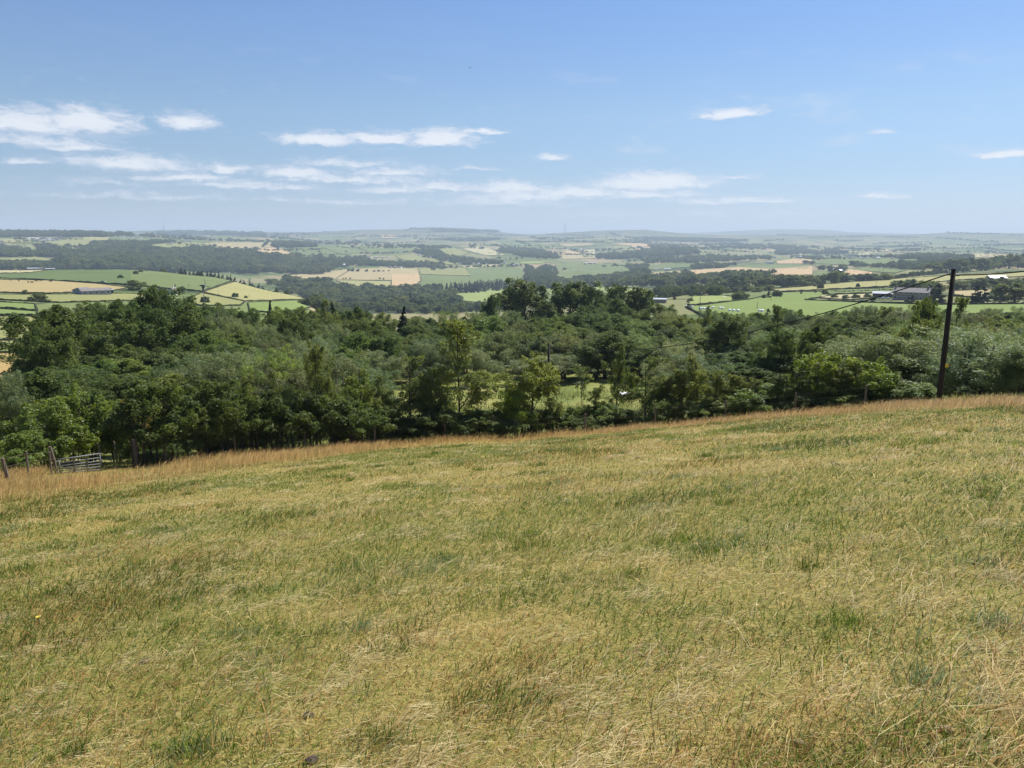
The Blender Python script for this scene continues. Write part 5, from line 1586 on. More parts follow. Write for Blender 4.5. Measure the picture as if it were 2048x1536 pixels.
# field gate of galvanised tube
A = Vector(hit(121, 949, 20, 60)[:3]); B = Vector(hit(203, 942, 20, 60)[:3])
ax = (B - A); Lg = ax.length; ax.normalize()
eg = empty("field_gate", A, 0, "galvanised tube field gate standing in the tall dry grass", "gate")
up = Vector((0, 0, 1))
ht = at(119, 919, A.xy.length).z - A.z
ht2 = at(200, 907, B.xy.length).z - B.z
for f in (0.10, .26, .42, .58, .77, 1.0):
    mb = MB(); mb.tube([up * ht * f, ax * Lg + up * ht2 * f], .024 if f < 1 else .03, 8); mb.build("rail", M_galv, eg, True)
for s in (0, 1):
    mb = MB(); mb.tube([ax * Lg * s + up * .06, ax * Lg * s + up * (ht if s == 0 else ht2)], .03, 8); mb.build("end_upright", M_galv, eg, True)
for s in (.36, .68):
    hs = ht * (1 - s) + ht2 * s
    mb = MB(); mb.box(-.028, .028, -.034, -.028, hs * .08, hs)
    o = mb.build("brace", M_galv, eg); o.location = ax * Lg * s
mb = MB(); mb.tube([ax * Lg + up * ht2 * .62, ax * (Lg + .12) + up * ht2 * .62], .018, 6); mb.build("latch", M_galv, eg)
for f in (.2, .9):
    mb = MB(); mb.tube([up * ht * f, -ax * .12 + up * ht * f], .02, 6); mb.build("hinge", M_galv, eg)

# the low box in the clearing
x, y, z, d = hit(1253, 799, 45, 110)
ea = empty("field_box", (x, y, z), R(-9) - math.atan2(x, y), "low dark box with white top and cream panels in the clearing", "box")
k = d / F
w, hh = 30 * k, 13 * k
mb = MB(); mb.box(-w / 2, w / 2, -.02, .75, .10, hh * .78); mb.build("body", M_wood, ea)
for s in (-1, 0, 1):
    cx = s * w * .235
    mb = MB(); mb.box(cx - w * .095, cx + w * .095, -.045, -.022, hh * .30, hh * .72); mb.build("panel", M_panel, ea)
for s in (-1, 1):
    mb = MB(); mb.box(s * w * .46 - .04, s * w * .46 + .04, -.03, .78, -.1, hh * .8); mb.build("frame_leg", M_wood, ea)
mb = MB()
mb.add([(-w * .53, -.14, hh * .80), (w * .53, -.14, hh * .80), (w * .53, .42, hh), (-w * .53, .42, hh), (w * .53, .92, hh * .82), (-w * .53, .92, hh * .82),
        (-w * .53, -.14, hh * .84), (w * .53, -.14, hh * .84), (w * .53, .42, hh * 1.04), (-w * .53, .42, hh * 1.04), (w * .53, .92, hh * .86), (-w * .53, .92, hh * .86)],
       [(0, 1, 2, 3), (3, 2, 4, 5), (6, 7, 8, 9), (9, 8, 10, 11), (0, 1, 7, 6), (5, 4, 10, 11)])
mb.build("roof", M_white, ea)
mb = MB(); mb.box(-w * .5, w * .5, -.06, -.04, .02, .09); mb.build("skid", M_white, ea)


# ------------------------------------------------------------------ small wind turbines
def turbine(u, v_hub, d, label, blade, nac, angs, yaw):
    b = foot(u, v_hub + 40, d)
    top = at(u, v_hub, d)
    h = top.z - b.z
    e = empty("wind_turbine", b, 0, label, "turbine")
    mb = MB(); mb.tube([(0, 0, -1), (0, 0, h * .5), (0, 0, h - .3)], [.16, .13, .09], 8); mb.build("mast", M_steel, e, True)
    c, s = math.cos(yaw), math.sin(yaw)
    ax_ = Vector((c, s, 0))
    mb = MB()
    mb.tube([Vector((0, 0, h)) - ax_ * nac * .62, Vector((0, 0, h)) - ax_ * nac * .5, Vector((0, 0, h)) + ax_ * nac * .3, Vector((0, 0, h)) + ax_ * nac * .42], [.10, .2, .24, .1], 10)
    na = mb.build("nacelle", M_steel, e, True)
    mb = MB(); sd = Vector((-s, c, 0)) * .03
    q = [Vector((0, 0, h)) - ax_ * nac * .3, Vector((0, 0, h)) + ax_ * nac * .25, Vector((0, 0, h - nac * .85)) + ax_ * nac * .1, Vector((0, 0, h - nac * .85)) - ax_ * nac * .12]
    mb.add([p - sd for p in q] + [p + sd for p in q], [(0, 1, 2, 3), (4, 5, 6, 7), (0, 1, 5, 4), (1, 2, 6, 5), (2, 3, 7, 6), (3, 0, 4, 7)])
    mb.build("tail_vane", M_steel, e)
    mb = MB(); hub = Vector((0, 0, h)) + ax_ * nac * .5
    mb.tube([hub - ax_ * .15, hub + ax_ * .05, hub + ax_ * .2], [.16, .17, .05], 8)
    mb.build("hub", M_white, e, True)
    pr = Vector((-s, c, 0))
    for a in angs:
        dr = pr * math.cos(R(a)) + up * math.sin(R(a))
        cr = dr.cross(ax_)
        mb = MB()
        vs = []
        for f, wd in ((0.05, .06), (.25, .11), (.6, .08), (1.0, .035)):
            p = hub + dr * blade * f
            vs += [p - cr * wd - ax_ * .015, p + cr * wd - ax_ * .015, p + cr * wd + ax_ * .015, p - cr * wd + ax_ * .015]
        fs = []
        for i in range(3):
            for k_ in range(4):
                k2 = (k_ + 1) % 4
                fs.append((i * 4 + k_, i * 4 + k2, i * 4 + 4 + k2, i * 4 + 4 + k_))
        fs += [(3, 2, 1, 0), (12, 13, 14, 15)]
        mb.add(vs, fs)
        mb.build("blade", M_steel, e)


turbine(409, 571, 230, "small dark wind turbine standing over the wood's trees", 2.0, 1.9, (100, -20, 220), R(-20))
turbine(1399, 586, 300, "farther slim wind turbine by the light green paddock", 1.2, 1.1, (80, 200, 320), R(-40))


def stick(u, v_top, v_base, dmin, dmax, label, r=.12, arm=0.0, mat=None, cat="pole", name="telegraph_pole"):
    x, y, z, d = hit(u, v_base, dmin, dmax)
    h = (v_base - v_top) * d / F
    e = empty(name, (x, y, z), 0, label, cat)
    mb = MB(); mb.tube([(0, 0, -.6), (0, 0, h)], [r, r * .75], 8); mb.build("shaft", mat or M_pole, e, True)
    if arm:
        mb = MB(); mb.box(-arm / 2, arm / 2, -.06, .06, h - .55, h - .4); mb.build("crossarm", mat or M_pole, e)


stick(1514, 605, 619, 250, 700, "leaning stump of a pole at the near side of the vivid field")
stick(1542, 585, 602, 300, 900, "telegraph pole before the three dark bushes", arm=1.4)
stick(1453, 580, 594, 300, 900, "telegraph pole left of the big rounded bush", arm=1.4)
stick(1752, 564, 573, 450, 1300, "telegraph pole in the long hay field", arm=1.4)
stick(1846, 559, 570, 450, 1300, "telegraph pole behind the farmhouse", arm=1.4)
stick(437, 580, 592, 400, 950, "thin pole at the edge of the yellow grass field", r=.09)
stick(499, 587, 596, 400, 950, "second thin pole below the yellow grass field", r=.09)
stick(378, 570, 586, 400, 950, "telegraph pole right of the cottage", r=.1, arm=1.2)
stick(1506, 578, 584, 400, 1300, "far telegraph pole behind the big rounded bush", arm=1.4)

# rows of white wrapped bales and a few parked things
bal = MB(); 
n_ = 14
ring = [(math.cos(2 * math.pi * i / n_), math.sin(2 * math.pi * i / n_)) for i in range(n_)]
bv = [(-.6, a * .52, .55 + b * .52) for a, b in ring] + [(-.52, a * .62, .6 + b * .6) for a, b in ring] + [(.52, a * .62, .6 + b * .6) for a, b in ring] + [(.6, a * .52, .55 + b * .52) for a, b in ring]
bf = []
for r_ in range(3):
    for i in range(n_):
        j = (i + 1) % n_
        bf.append((r_ * n_ + i, r_ * n_ + j, (r_ + 1) * n_ + j, (r_ + 1) * n_ + i))
bf += [tuple(reversed(range(n_))), tuple(3 * n_ + i for i in range(n_))]
bal.add(bv, bf)
bale_me = bal.mesh("wrapped_bale", True); bale_me.materials.append(M_bale)
bp = [(1372, 615), (1384, 616), (1400, 619), (1404, 619.3), (1408, 619.5), (1413, 619.8), (1418, 620), (1426, 617.5), (1440, 618.5), (1445, 618.8), (1459, 623), (1467, 623.5), (1476, 624), (1519, 624), (1524, 624.2),
      (1376, 604), (1380, 603.5), (1446, 595), (1450, 595.2)]
for k, (u, v) in enumerate(bp):
    x, y, z, d = hit(u, v, 240, 800)
    o = link("wrapped_bale", bale_me); o.location = (x, y, z); o.rotation_euler = (0, 0, hr2.uniform(-.4, .4))
    tag(o, "white wrapped silage bale, %s from the left beside the vivid green field" % ordn(k), "bale", "white wrapped bales")


def car(u, v, dmin, dmax, label, rz):
    x, y, z, d = hit(u, v, dmin, dmax)
    e = empty("parked_car", (x, y, z + .15), rz, label, "car")
    mb = MB(); mb.add([(-2.1, -.85, .3), (2.1, -.85, .3), (2.1, .85, .3), (-2.1, .85, .3), (-2.1, -.85, .85), (2.1, -.85, .75), (2.1, .85, .75), (-2.1, .85, .85)],
                      [(3, 2, 1, 0), (4, 5, 6, 7), (0, 1, 5, 4), (1, 2, 6, 5), (2, 3, 7, 6), (3, 0, 4, 7)]); mb.build("body", M_white, e)
    mb = MB(); mb.add([(-1.7, -.78, .84), (1.0, -.78, .80), (1.0, .78, .80), (-1.7, .78, .84), (-1.2, -.65, 1.42), (.3, -.65, 1.42), (.3, .65, 1.42), (-1.2, .65, 1.42)],
                      [(4, 5, 6, 7), (0, 1, 5, 4), (1, 2, 6, 5), (2, 3, 7, 6), (3, 0, 4, 7)]); mb.build("cabin", M_glass, e)
    for sx in (-1.3, 1.3):
        for sy in (-.8, .8):
            mb = MB(); mb.tube([(sx, sy - .1, .32), (sx, sy + .1, .32)], .33, 12); mb.build("wheel", M_dark, e)


car(1761, 598, 350, 800, "white car parked before the dark shed", R(8))
car(1771, 597.5, 350, 800, "second white car parked before the dark shed, nearer the farmhouse", R(-5))
car(206, 566, 500, 980, "pale van-like car by the wall of the stubble field", R(20))


# ------------------------------------------------------------------ cattle and a bird
def skin_mesh(name, verts, edges, radii, mat, root=0):
    me = bpy.data.meshes.new(name)
    me.from_pydata(verts, edges, [])
    o = bpy.data.objects.new(name, me)
    col.objects.link(o)
    md = o.modifiers.new("s", 'SKIN')
    o.modifiers.new("u", 'SUBSURF').levels = 1
    for i, r_ in enumerate(radii):
        me.skin_vertices[0].data[i].radius = (r_, r_) if not hasattr(r_, '__len__') else r_
        me.skin_vertices[0].data[i].use_root = (i == root)
    dg = bpy.context.evaluated_depsgraph_get()
    m2 = bpy.data.meshes.new_from_object(o.evaluated_get(dg))
    m2.materials.clear(); m2.materials.append(mat)
    bpy.data.objects.remove(o)
    m2.name = name
    return m2


M_cow = simple_mat("dark_hide", (0.05, 0.035, 0.028), 0.7, 0, 0.4, 1.2)
cow_me = skin_mesh("cow", [(0, 0, 1.05), (.55, 0, 1.1), (-.65, 0, 1.12), (.95, 0, 1.22), (1.3, 0, 1.05), (1.55, 0, .85),
                           (.55, .2, .75), (.55, .22, .38), (.55, .22, 0), (.55, -.2, .75), (.52, -.22, .38), (.55, -.22, 0),
                           (-.65, .2, .8), (-.72, .22, .42), (-.66, .22, 0), (-.65, -.2, .8), (-.75, -.22, .42), (-.68, -.22, 0), (-.95, 0, 1.2), (-1.0, 0, .6)],
                   [(0, 1), (0, 2), (1, 3), (3, 4), (4, 5), (1, 6), (6, 7), (7, 8), (1, 9), (9, 10), (10, 11), (2, 12), (12, 13), (13, 14), (2, 15), (15, 16), (16, 17), (2, 18), (18, 19)],
                   [(.40, .36), (.36, .33), (.36, .33), .2, .17, .1, .13, .08, .07, .13, .08, .07, .15, .09, .07, .15, .09, .07, .07, .04], M_cow)
for k, (u, v) in enumerate([(22, 562), (38, 563.5), (57, 566.5), (64, 567), (73, 564), (82, 563.5), (102, 565)]):
    x, y, z, d = hit(u, v, 400, 1000)
    o = link("cow", cow_me); o.location = (x, y, z + .1); o.rotation_euler = (0, 0, hr2.uniform(0, 6.28))
    tag(o, "dark cow grazing the stubble field, %s from the left" % ordn(k), "cow", "cattle on the stubble field")
for k, (u, v) in enumerate([(1688, 545), (1700, 545.5), (1709, 544), (1728, 547), (1735, 547)]):
    x, y, z, d = hit(u, v, 900, 2600)
    o = link("cow", cow_me); o.location = (x, y, z + .6); o.rotation_euler = (0, 0, hr2.uniform(0, 6.28))
    tag(o, "dark cow in the far ripe field, %s from the left" % ordn(k), "cow", "cattle in the far ripe field")
bird_me = skin_mesh("bird", [(0, 0, 0), (.14, 0, .02), (.22, 0, .03), (-.16, 0, 0), (-.28, 0, 0), (.04, .18, .10), (-.02, .40, .20), (.04, -.18, .12), (-.03, -.38, .24)],
                    [(0, 1), (1, 2), (0, 3), (3, 4), (0, 5), (5, 6), (0, 7), (7, 8)], [(.06, .06), (.05, .05), .03, .045, (.06, .012), (.09, .015), (.05, .01), (.09, .015), (.05, .01)], M_dark)
o = link("bird", bird_me); o.location = at(940, 136, 170); o.rotation_euler = (R(12), R(-8), R(50))
tag(o, "small dark bird flying high against the blue sky", "bird")

# ------------------------------------------------------------------ masts and pylons on the skyline
for (u, vt, vb, d, r_, lab) in [(328, 441, 463, 9000, 3.2, "tall slender transmitter mast on the far ridge"), (1128.5, 443, 466, 8600, 2.0, "left one of the twin radio masts on the skyline"),
                                (1131.5, 443, 466, 8600, 2.0, "right one of the twin radio masts on the skyline")]:
    p = foot(u, vb, d); top = at(u, vt, d)
    e = empty("radio_mast", p, 0, lab, "mast")
    hm = top.z - p.z
    mb = MB(); mb.tube([(0, 0, -5), (0, 0, hm * .55), (0, 0, hm)], [r_ * 1.3, r_ * .8, r_ * .35], 8); mb.build("shaft", M_steel, e)
    mb = MB(); mb.box(-r_ * 2, r_ * 2, -r_ * 2, r_ * 2, -5, 5); mb.build("base_block", M_stone, e)


def pylon(u, vt, vb, dmin, dmax, lab, d=None):
    x, y, z, d = hit(u, vb, dmin, dmax)
    h = (vb - vt) * d / F
    e = empty("electricity_pylon", (x, y, z), -math.atan2(x, y), lab, "pylon", "pylons of the far line")
    b = h * .11
    for sx in (-1, 1):
        for sy in (-1, 1):
            mb = MB(); mb.tube([(sx * b, sy * b, -1), (sx * b * .35, sy * b * .35, h * .6), (0, 0, h)], [.55, .45, .3], 4); mb.build("leg", M_steel, e)
    for f, wd in ((.62, .26), (.74, .30), (.87, .22)):
        mb = MB(); mb.tube([(-wd * h * .5, 0, h * f), (0, 0, h * f + .04 * h), (wd * h * .5, 0, h * f)], [.25, .5, .25], 4); mb.build("crossarm", M_steel, e)
    mb = MB()
    for f in (.12, .3, .47):
        w_ = b * (1 - f * 1.05)
        mb.tube([(-w_, -w_, f * h), (w_, w_ * .2, (f + .12) * h)], .3, 4)
        mb.tube([(w_, -w_, f * h), (-w_, w_ * .2, (f + .12) * h)], .3, 4)
    mb.build("bracing", M_steel, e)


pylon(1213, 470, 487, 3800, 8000, "nearer of the two pylons above the ripe orange field")
pylon(1228, 470, 483, 4200, 8500, "farther of the two pylons above the ripe orange field")
pylon(976, 466, 481, 3800, 8000, "pylon below the long ridge")
pylon(532, 468, 480, 3800, 8000, "pylon over the copse fields")
pylon(684, 459, 470, 5500, 9500, "pylon on the skyline left of the long ridge")
pylon(1178, 461, 472, 5500, 9500, "pylon beside the twin masts")

# ------------------------------------------------------------------ grass of the pasture: real blades, fewer and coarser with distance
def grass_mat():
    m, t, out = mat_new("grass_blade")
    a = t.new('ShaderNodeAttribute', attribute_name='col')
    p = principled(t, a.outputs['Color'], 0.6, 0.25)
    tr = t.new('ShaderNodeBsdfTranslucent')
    t.put(tr.inputs[0], a.outputs['Color'])
    mx = t.new('ShaderNodeMixShader')
    mx.inputs[0].default_value = 0.5
    t.l.new(p.outputs[0], mx.inputs[1]); t.l.new(tr.outputs[0], mx.inputs[2])
    t.l.new(mx.outputs[0], out.inputs[0])
    return m


GRASS = grass_mat()
gr = np.random.default_rng(4)


def lerp3(a, b, t):
    return np.asarray(a)[None, :] * (1 - t[:, None]) + np.asarray(b)[None, :] * t[:, None]


def straw_band(az, d):
    """how much of the tall dry seed grass grows here: along the lower edge, thick at both ends"""
    ed = edge_d(az)
    ad = np.degrees(az)
    width = np.interp(ad, [-45, -33, -20, -12, -3, 6, 14, 22, 34, 45], [18, 17, 14, 9, 5.0, 3.5, 5.0, 10, 15, 15])
    k = np.clip((d - (ed - width)) / (width * 0.75), 0, 1)
    gate = np.interp(ad, [-33.4, -32.2, -26.0, -24.4], [1, .08, .08, 1])      # a trodden green way leads to the gate
    return k * k * (3 - 2 * k) * np.where(d > 31, gate, 1)


def blades(n, dlo, dhi, expo, az_lim):
    """positions with a density falling as distance ** -expo"""
    p = 2 - expo
    uu = gr.uniform(0, 1, n)
    d = (dlo ** p + uu * (dhi ** p - dlo ** p)) ** (1 / p)
    az = gr.uniform(-az_lim, az_lim, n)
    keep = d < edge_d(az) + 2.2
    d, az = d[keep], az[keep]
    return np.sin(az) * d, np.cos(az) * d, d, az


def strip_mesh(name, base, mid, tip, side, w, colr, label):
    n = len(base)
    s = side * w[:, None] * 0.5
    V = np.stack([base - s, base + s, mid - s * .8, mid + s * .8, tip], 1).reshape(-1, 3)
    o = np.arange(n)[:, None] * 5
    q = o + np.array([[0, 1, 3, 2]]); tr = o + np.array([[2, 3, 4]])
    c = np.concatenate([colr, np.ones((n, 1))], 1)
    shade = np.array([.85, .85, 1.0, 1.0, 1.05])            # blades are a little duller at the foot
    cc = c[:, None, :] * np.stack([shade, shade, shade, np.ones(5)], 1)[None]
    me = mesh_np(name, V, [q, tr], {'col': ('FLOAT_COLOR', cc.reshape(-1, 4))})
    me.materials.append(GRASS)
    ob = link(name, me)
    tag(ob, label, "grass", kind="stuff")


STRAW, PALE, BROWN = (.54, .385, .115), (.84, .69, .34), (.33, .185, .058)
GREEN, DARKG, BLUEG = (.205, .265, .026), (.060, .105, .014), (.20, .255, .085)
TAWNY = (.56, .355, .135)


def patch_fields(x, y):
    a = fbm(x * .16 + 31, y * .22 + 7, 5, 4)                # patches some metres wide
    b = fbm(x * 1.3 + 3, y * 1.3 + 60, 6, 3)                # small ones
    c = fbm(x * .55 + 70, y * .55 + 20, 9, 2)
    return a, b, c


def grass_colour(x, y, band, long_):
    n = len(x)
    a, b, c = patch_fields(x, y)
    near = np.interp(np.hypot(x, y), [3, 9, 18], [.125, .06, 0])   # the hill top is grazed greener
    g = np.clip((a * .6 + b * .4 + near - .465) / .10, 0, 1)              # 1: green patch
    r = gr.uniform(0, 1, n)
    isg = r < (0.37 + 0.58 * g) * (0.30 if long_ else 1.0) * (1 - .75 * band)
    t = gr.uniform(0, 1, n)
    s = lerp3(STRAW, PALE, t ** 1.6)
    s = np.where((gr.uniform(0, 1, n) < .10 + .5 * np.clip((c - .5) / .12, 0, 1))[:, None], lerp3(BROWN, STRAW, t), s)
    tus = np.clip((c - .62) / .08, 0, 1)
    gg = lerp3(GREEN, DARKG, np.clip(t ** 1.3 * .75 + tus * .4, 0, 1))
    gg = np.where((gr.uniform(0, 1, n) < .14)[:, None], np.asarray(BLUEG)[None], gg)
    colr = np.where(isg[:, None], gg, s)
    colr = colr * (1 - band[:, None] * .8) + band[:, None] * .8 * (np.asarray(TAWNY)[None] * gr.uniform(.75, 1.3, n)[:, None])
    # thin drifts of reddish seed heads
    rd = np.clip((fbm(x * .22 + 90, y * .34 + 40, 51, 3) - .53) / .10, 0, 1) * (gr.uniform(0, 1, n) < (.42 if long_ else .18))
    colr = colr * (1 - rd[:, None]) + rd[:, None] * np.array([[.46, .255, .090]])
    return colr * gr.uniform(.62, 1.25, n)[:, None], g, tus


def make_grass():
    # short matted leaves
    x, y, d, az = blades(400000, 2.1, 44, 1.25, R(41))
    n = len(x)
    band = straw_band(az, d) * np.clip(fbm(x * .5, y * .5, 12, 3) * 2.2 - .35, .15, 1)
    colr, g, tus = grass_colour(x, y, band, False)
    h = gr.uniform(.025, .080, n) * (1 + .4 * g + .9 * tus) * (1 + 1.1 * band) * np.interp(d, [2, 10, 40], [.85, 1, 1.15])
    w = np.interp(d, [2, 6, 15, 40], [.0040, .006, .0115, .024]) * gr.uniform(.6, 1.4, n)
    th = gr.uniform(0, 2 * np.pi, n)
    ln = h * (np.abs(gr.normal(0, 1.1, n)) + .35) * (1 - .4 * tus)
    lx, ly = np.cos(th) * ln + .5 * h, np.sin(th) * ln
    z = height(x, y)
    base = np.stack([x, y, z - .01], 1)
    fl = np.clip(gr.normal(.52, .28, n), .06, 1.0)
    mid = base + np.stack([lx * .4, ly * .4, h * .62 * np.clip(fl + .2, 0, 1)], 1)
    tip = base + np.stack([lx, ly, h * fl], 1)
    ts = gr.uniform(0, 2 * np.pi, n)
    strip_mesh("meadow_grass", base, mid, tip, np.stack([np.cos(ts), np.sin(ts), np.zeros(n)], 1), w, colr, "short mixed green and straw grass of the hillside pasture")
    # long bent seed stems
    x, y, d, az = blades(95000, 2.1, 44, 1.15, R(41))
    n = len(x)
    bn = straw_band(az, d)
    a, b, c = patch_fields(x, y)
    clumpy = np.clip(fbm(x * .8 + 11, y * .8 + 4, 15, 3) * 3.2 - 1.25, 0.05, 1)
    keep = gr.uniform(0, 1, n) < np.maximum(clumpy * np.interp(d, [6, 14, 30], [1, .45, .3]), bn)
    x, y, d, az, bn = x[keep], y[keep], d[keep], az[keep], bn[keep]
    n = len(x)
    colr, g, tus = grass_colour(x, y, bn * .55, True)
    h = gr.uniform(.07, .24, n) * (1 + .9 * bn)
    w = np.interp(d, [2, 6, 15, 40], [.0038, .0048, .008, .015]) * gr.uniform(.7, 1.3, n)
    th = gr.normal(0.25, 1.0, n)                                # most lean with the wind, to the right
    ln = h * gr.uniform(.5, 2.2, n) * (1 - .6 * bn)
    lx, ly = np.cos(th) * ln, np.sin(th) * ln
    z = height(x, y)
    base = np.stack([x, y, z - .01], 1)
    fl = np.clip(gr.normal(.55, .28, n) + .35 * bn, .1, 1.0)
    mid = base + np.stack([lx * .38, ly * .38, h * np.clip(fl * .75 + .12, 0, 1)], 1)
    tip = base + np.stack([lx, ly, h * fl], 1)
    ts = gr.uniform(0, 2 * np.pi, n)
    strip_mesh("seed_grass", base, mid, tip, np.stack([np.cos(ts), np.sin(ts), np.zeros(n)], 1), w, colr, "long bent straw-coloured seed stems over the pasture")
    # the tall tawny fringe along the lower edge
    n0 = 140000
    az = gr.uniform(-R(41), R(41), n0)
    d = edge_d(az) + 2.0 - 19 * gr.uniform(0, 1, n0) ** 1.3
    bn = straw_band(az, d)
    x, y = np.sin(az) * d, np.cos(az) * d
    pt = np.clip(fbm(x * .35 + 5, y * .35 + 9, 22, 3) * 3.0 - 1.0, .08, 1)
    # a trodden green way leads to the gate
    ug = np.interp(np.degrees(az), [-33.2, -31.8, -26.0, -24.4], [1, .1, .1, 1])
    keep = gr.uniform(0, 1, n0) < bn * pt * np.where(d > 31, ug, 1)
    x, y, d, bn, az = x[keep], y[keep], d[keep], bn[keep], az[keep]
    n = len(x)
    tall = np.interp(np.degrees(az), [-41, -25, -10, 5, 20, 41], [1.25, 1.2, 1.0, .8, .8, .95])
    h = gr.uniform(.22, .52, n) * tall
    h = h * (.6 + .8 * fbm(x * .45 + 13, y * .45 + 5, 71, 3))
    w = np.interp(d, [10, 40], [.007, .016]) * gr.uniform(.7, 1.4, n)
    th = gr.normal(0.1, .7, n)
    ln = h * gr.uniform(.12, .75, n)
    lx, ly = np.cos(th) * ln, np.sin(th) * ln
    base = np.stack([x, y, height(x, y) - .02], 1)
    mid = base + np.stack([lx * .35, ly * .35, h * .6], 1)
    tip = base + np.stack([lx, ly, h * gr.uniform(.75, 1, n)], 1)
    t = gr.uniform(0, 1, n)
    colr = lerp3((.54, .33, .125), (.80, .56, .25), t) * gr.uniform(.8, 1.15, n)[:, None]
    ol = np.clip((fbm(x * .6 + 3, y * .6 + 77, 61, 3) - .5) / .12, 0, 1) * gr.uniform(0, 1, n)
    colr = colr * (1 - .7 * ol[:, None]) + .7 * ol[:, None] * np.array([[.36, .33, .12]])
    pink = np.clip((np.degrees(az) + 5) / 20, 0, 1)[:, None]
    colr = colr * (1 - pink * np.array([[.10, .10, -.08]]))
    ts = gr.uniform(0, 2 * np.pi, n)
    strip_mesh("tawny_grass", base, mid, tip, np.stack([np.cos(ts), np.sin(ts), np.zeros(n)], 1), w, colr, "tall tawny seed grass along the pasture's lower edge")
    # rank grass and weeds in the clearing and under the hedge
    n0 = 60000
    az = gr.uniform(-R(36), R(36), n0)
    d = edge_d(az) + 1.2 + gr.uniform(0, 1, n0) ** 1.2 * 46
    x, y = np.sin(az) * d, np.cos(az) * d
    pt = np.clip(fbm(x * .3 + 8, y * .3 + 2, 31, 3) * 3.0 - .95, .1, 1)
    keep = gr.uniform(0, 1, n0) < pt
    x, y, d, pt = x[keep], y[keep], d[keep], pt[keep]
    n = len(x)
    h = gr.uniform(.1, .4, n) * (.6 + pt)
    w = np.interp(d, [30, 90], [.02, .05]) * gr.uniform(.7, 1.4, n)
    th = gr.uniform(0, 6.28, n); ln = h * gr.uniform(.1, .6, n)
    lx, ly = np.cos(th) * ln, np.sin(th) * ln
    base = np.stack([x, y, height(x, y) - .02], 1)
    mid = base + np.stack([lx * .35, ly * .35, h * .6], 1)
    tip = base + np.stack([lx, ly, h], 1)
    t = gr.uniform(0, 1, n)
    colr = lerp3((.15, .19, .045), (.34, .31, .12), t ** 1.3)
    ts = gr.uniform(0, 2 * np.pi, n)
    strip_mesh("rank_grass", base, mid, tip, np.stack([np.cos(ts), np.sin(ts), np.zeros(n)], 1), w, colr, "rank green grass of the clearing and hedge bottom")

    # tussocks of rank dark green grass, and mats of flattened straw
    V = []
    for kind, cnt, per in (('tussock', 230, 110), ('mat', 640, 55)):
        p_ = 0.55
        dd = (2.4 ** p_ + gr.uniform(0, 1, cnt) * (30 ** p_ - 2.4 ** p_)) ** (1 / p_)
        aa = gr.uniform(-R(40), R(40), cnt)
        rad = gr.uniform(.05, 1, cnt) ** 1.8 * .26 + .03
        rad = rad * np.interp(dd, [2, 10, 30], [1, 1.3, 1.7])
        ci = np.repeat(np.arange(cnt), per)
        n = len(ci)
        x = (np.sin(aa) * dd)[ci] + gr.normal(0, 1, n) * rad[ci] * 1.9 * gr.uniform(.4, 1.3, n)
        y = (np.cos(aa) * dd)[ci] + gr.normal(0, 1, n) * rad[ci] * 1.5 * gr.uniform(.4, 1.3, n)
        d = np.hypot(x, y)
        base = np.stack([x, y, height(x, y) - .01], 1)
        th = gr.uniform(0, 2 * np.pi, n) if kind == 'tussock' else gr.normal(0.3, .5, n)
        h = gr.uniform(.03, .12, n) if kind == 'tussock' else gr.uniform(.02, .07, n)
        ln = h * gr.uniform(.2, 1.0, n) if kind == 'tussock' else gr.uniform(.10, .34, n)
        lx, ly = np.cos(th) * ln, np.sin(th) * ln
        mid = base + np.stack([lx * .4, ly * .4, h * (.65 if kind == 'tussock' else 1.0)], 1)
        tip = base + np.stack([lx, ly, h * (1.0 if kind == 'tussock' else .5)], 1)
        w = np.interp(d, [2, 6, 15, 40], [.0042, .006, .011, .02]) * gr.uniform(.7, 1.3, n) * (1 if kind == 'tussock' else .75)
        tone = gr.uniform(0, 1, cnt)[ci]
        t = gr.uniform(0, 1, n)
        if kind == 'tussock':
            colr = lerp3((.065, .115, .018), (.20, .255, .036), t) * (.8 + .5 * tone)[:, None]
            colr = np.where((tone > .75)[:, None], lerp3((.15, .21, .09), (.27, .32, .15), t), colr)
        else:
            colr = lerp3((.62, .48, .22), (.88, .76, .47), t) * (.8 + .3 * tone)[:, None]
        ts = gr.uniform(0, 2 * np.pi, n)
        strip_mesh("tussock_grass" if kind == 'tussock' else "flattened_straw", base, mid, tip, np.stack([np.cos(ts), np.sin(ts), np.zeros(n)], 1), w, colr,
                   "dark green tussocks scattered over the pasture" if kind == 'tussock' else "pale flattened straw lying on the pasture")


make_grass()

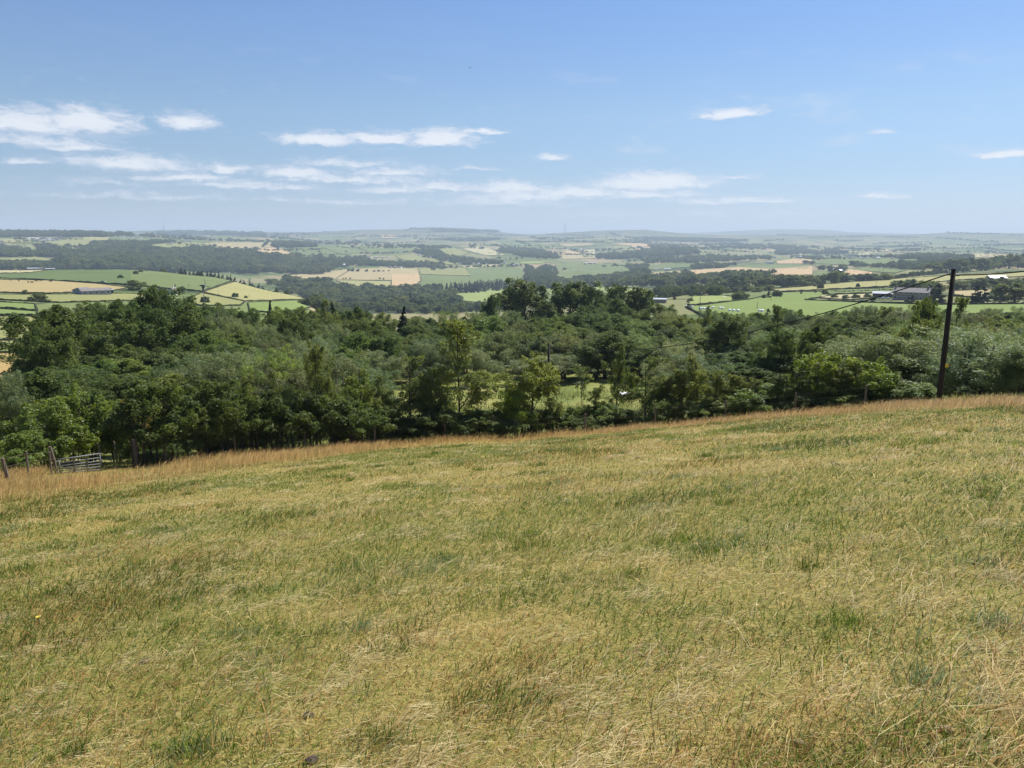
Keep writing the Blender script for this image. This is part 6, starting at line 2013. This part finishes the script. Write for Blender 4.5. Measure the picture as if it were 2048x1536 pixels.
# ------------------------------------------------------------------ dung, one dandelion
M_dung = simple_mat("dry_dung", (0.060, 0.045, 0.032), 0.95, 0, 0.5, 40.0)
M_ash = simple_mat("pale_dung", (0.20, 0.15, 0.095), 0.95, 0, 0.4, 40.0)
for k, (u, v, s, m, lab) in enumerate([(288, 1326, .03, M_dung, "small dark dung pat in the short grass"), (1892, 1463, .026, M_ash, "dry fawn dung lump at the picture's right corner"), (616, 1433, .025, M_dung, "dark dropping near the middle of the lower grass"),
                                     (1600, 1490, .022, M_ash, "pale crumbled dung in a green tuft"), (625, 1524, .028, M_dung, "dark dropping at the lower edge of the grass")]):
    x, y, z, d = hit(u, v, 1, 12)
    bm = bmesh.new()
    bmesh.ops.create_icosphere(bm, subdivisions=3, radius=s)
    rr = random.Random(k)
    for vv in bm.verts:
        q = vv.co.copy()
        vv.co *= 1 + .22 * math.sin(q.x * 90 + k) * math.sin(q.y * 110 + 2 * k) + rr.uniform(-.1, .1)
        vv.co.z *= .5
    me = bpy.data.meshes.new("dung"); bm.to_mesh(me); bm.free()
    o = link("dung", me, None, m); o.location = (x, y, z + s * .35)
    tag(o, lab, "dung")
x, y, z, d = hit(77, 1262, 1, 14)
ef = empty("dandelion", (x, y, z), 0, "single yellow dandelion in the short grass", "flower")
mb = MB(); mb.tube([(0, 0, 0), (.01, 0, .06), (.012, 0, .12)], [.002, .002, .002], 5); mb.build("stem", GRASS, ef)
mb = MB()
for i in range(16):
    a = 2 * math.pi * i / 16
    mb.add([(.012, 0, .12), (.012 + math.cos(a - .15) * .016, math.sin(a - .15) * .016, .128), (.012 + math.cos(a) * .024, math.sin(a) * .024, .126), (.012 + math.cos(a + .15) * .016, math.sin(a + .15) * .016, .128)], [(0, 1, 2, 3)])
mb.build("petals", M_yellow, ef)

# ------------------------------------------------------------------ the air
hz_m = bpy.data.materials.new("air")
hz_m.use_nodes = True
T = NT(hz_m.node_tree)
T.n.clear()
ho = T.new('ShaderNodeOutputMaterial')
pv = T.new('ShaderNodeVolumePrincipled')
pv.inputs['Color'].default_value = (0.72, 0.87, 1.0, 1)
pv.inputs['Density'].default_value = 1.2e-4
pv.inputs['Anisotropy'].default_value = 0.1
T.l.new(pv.outputs[0], ho.inputs['Volume'])
mb = MB()
mb.box(-15500, 15500, -15500, 15500, -190, 210)
hz = mb.build("haze", hz_m)
tag(hz, "thin pale blue summer haze filling the valley air", "haze", kind="stuff")
hz_m.volume_intersection_method if hasattr(hz_m, 'volume_intersection_method') else None
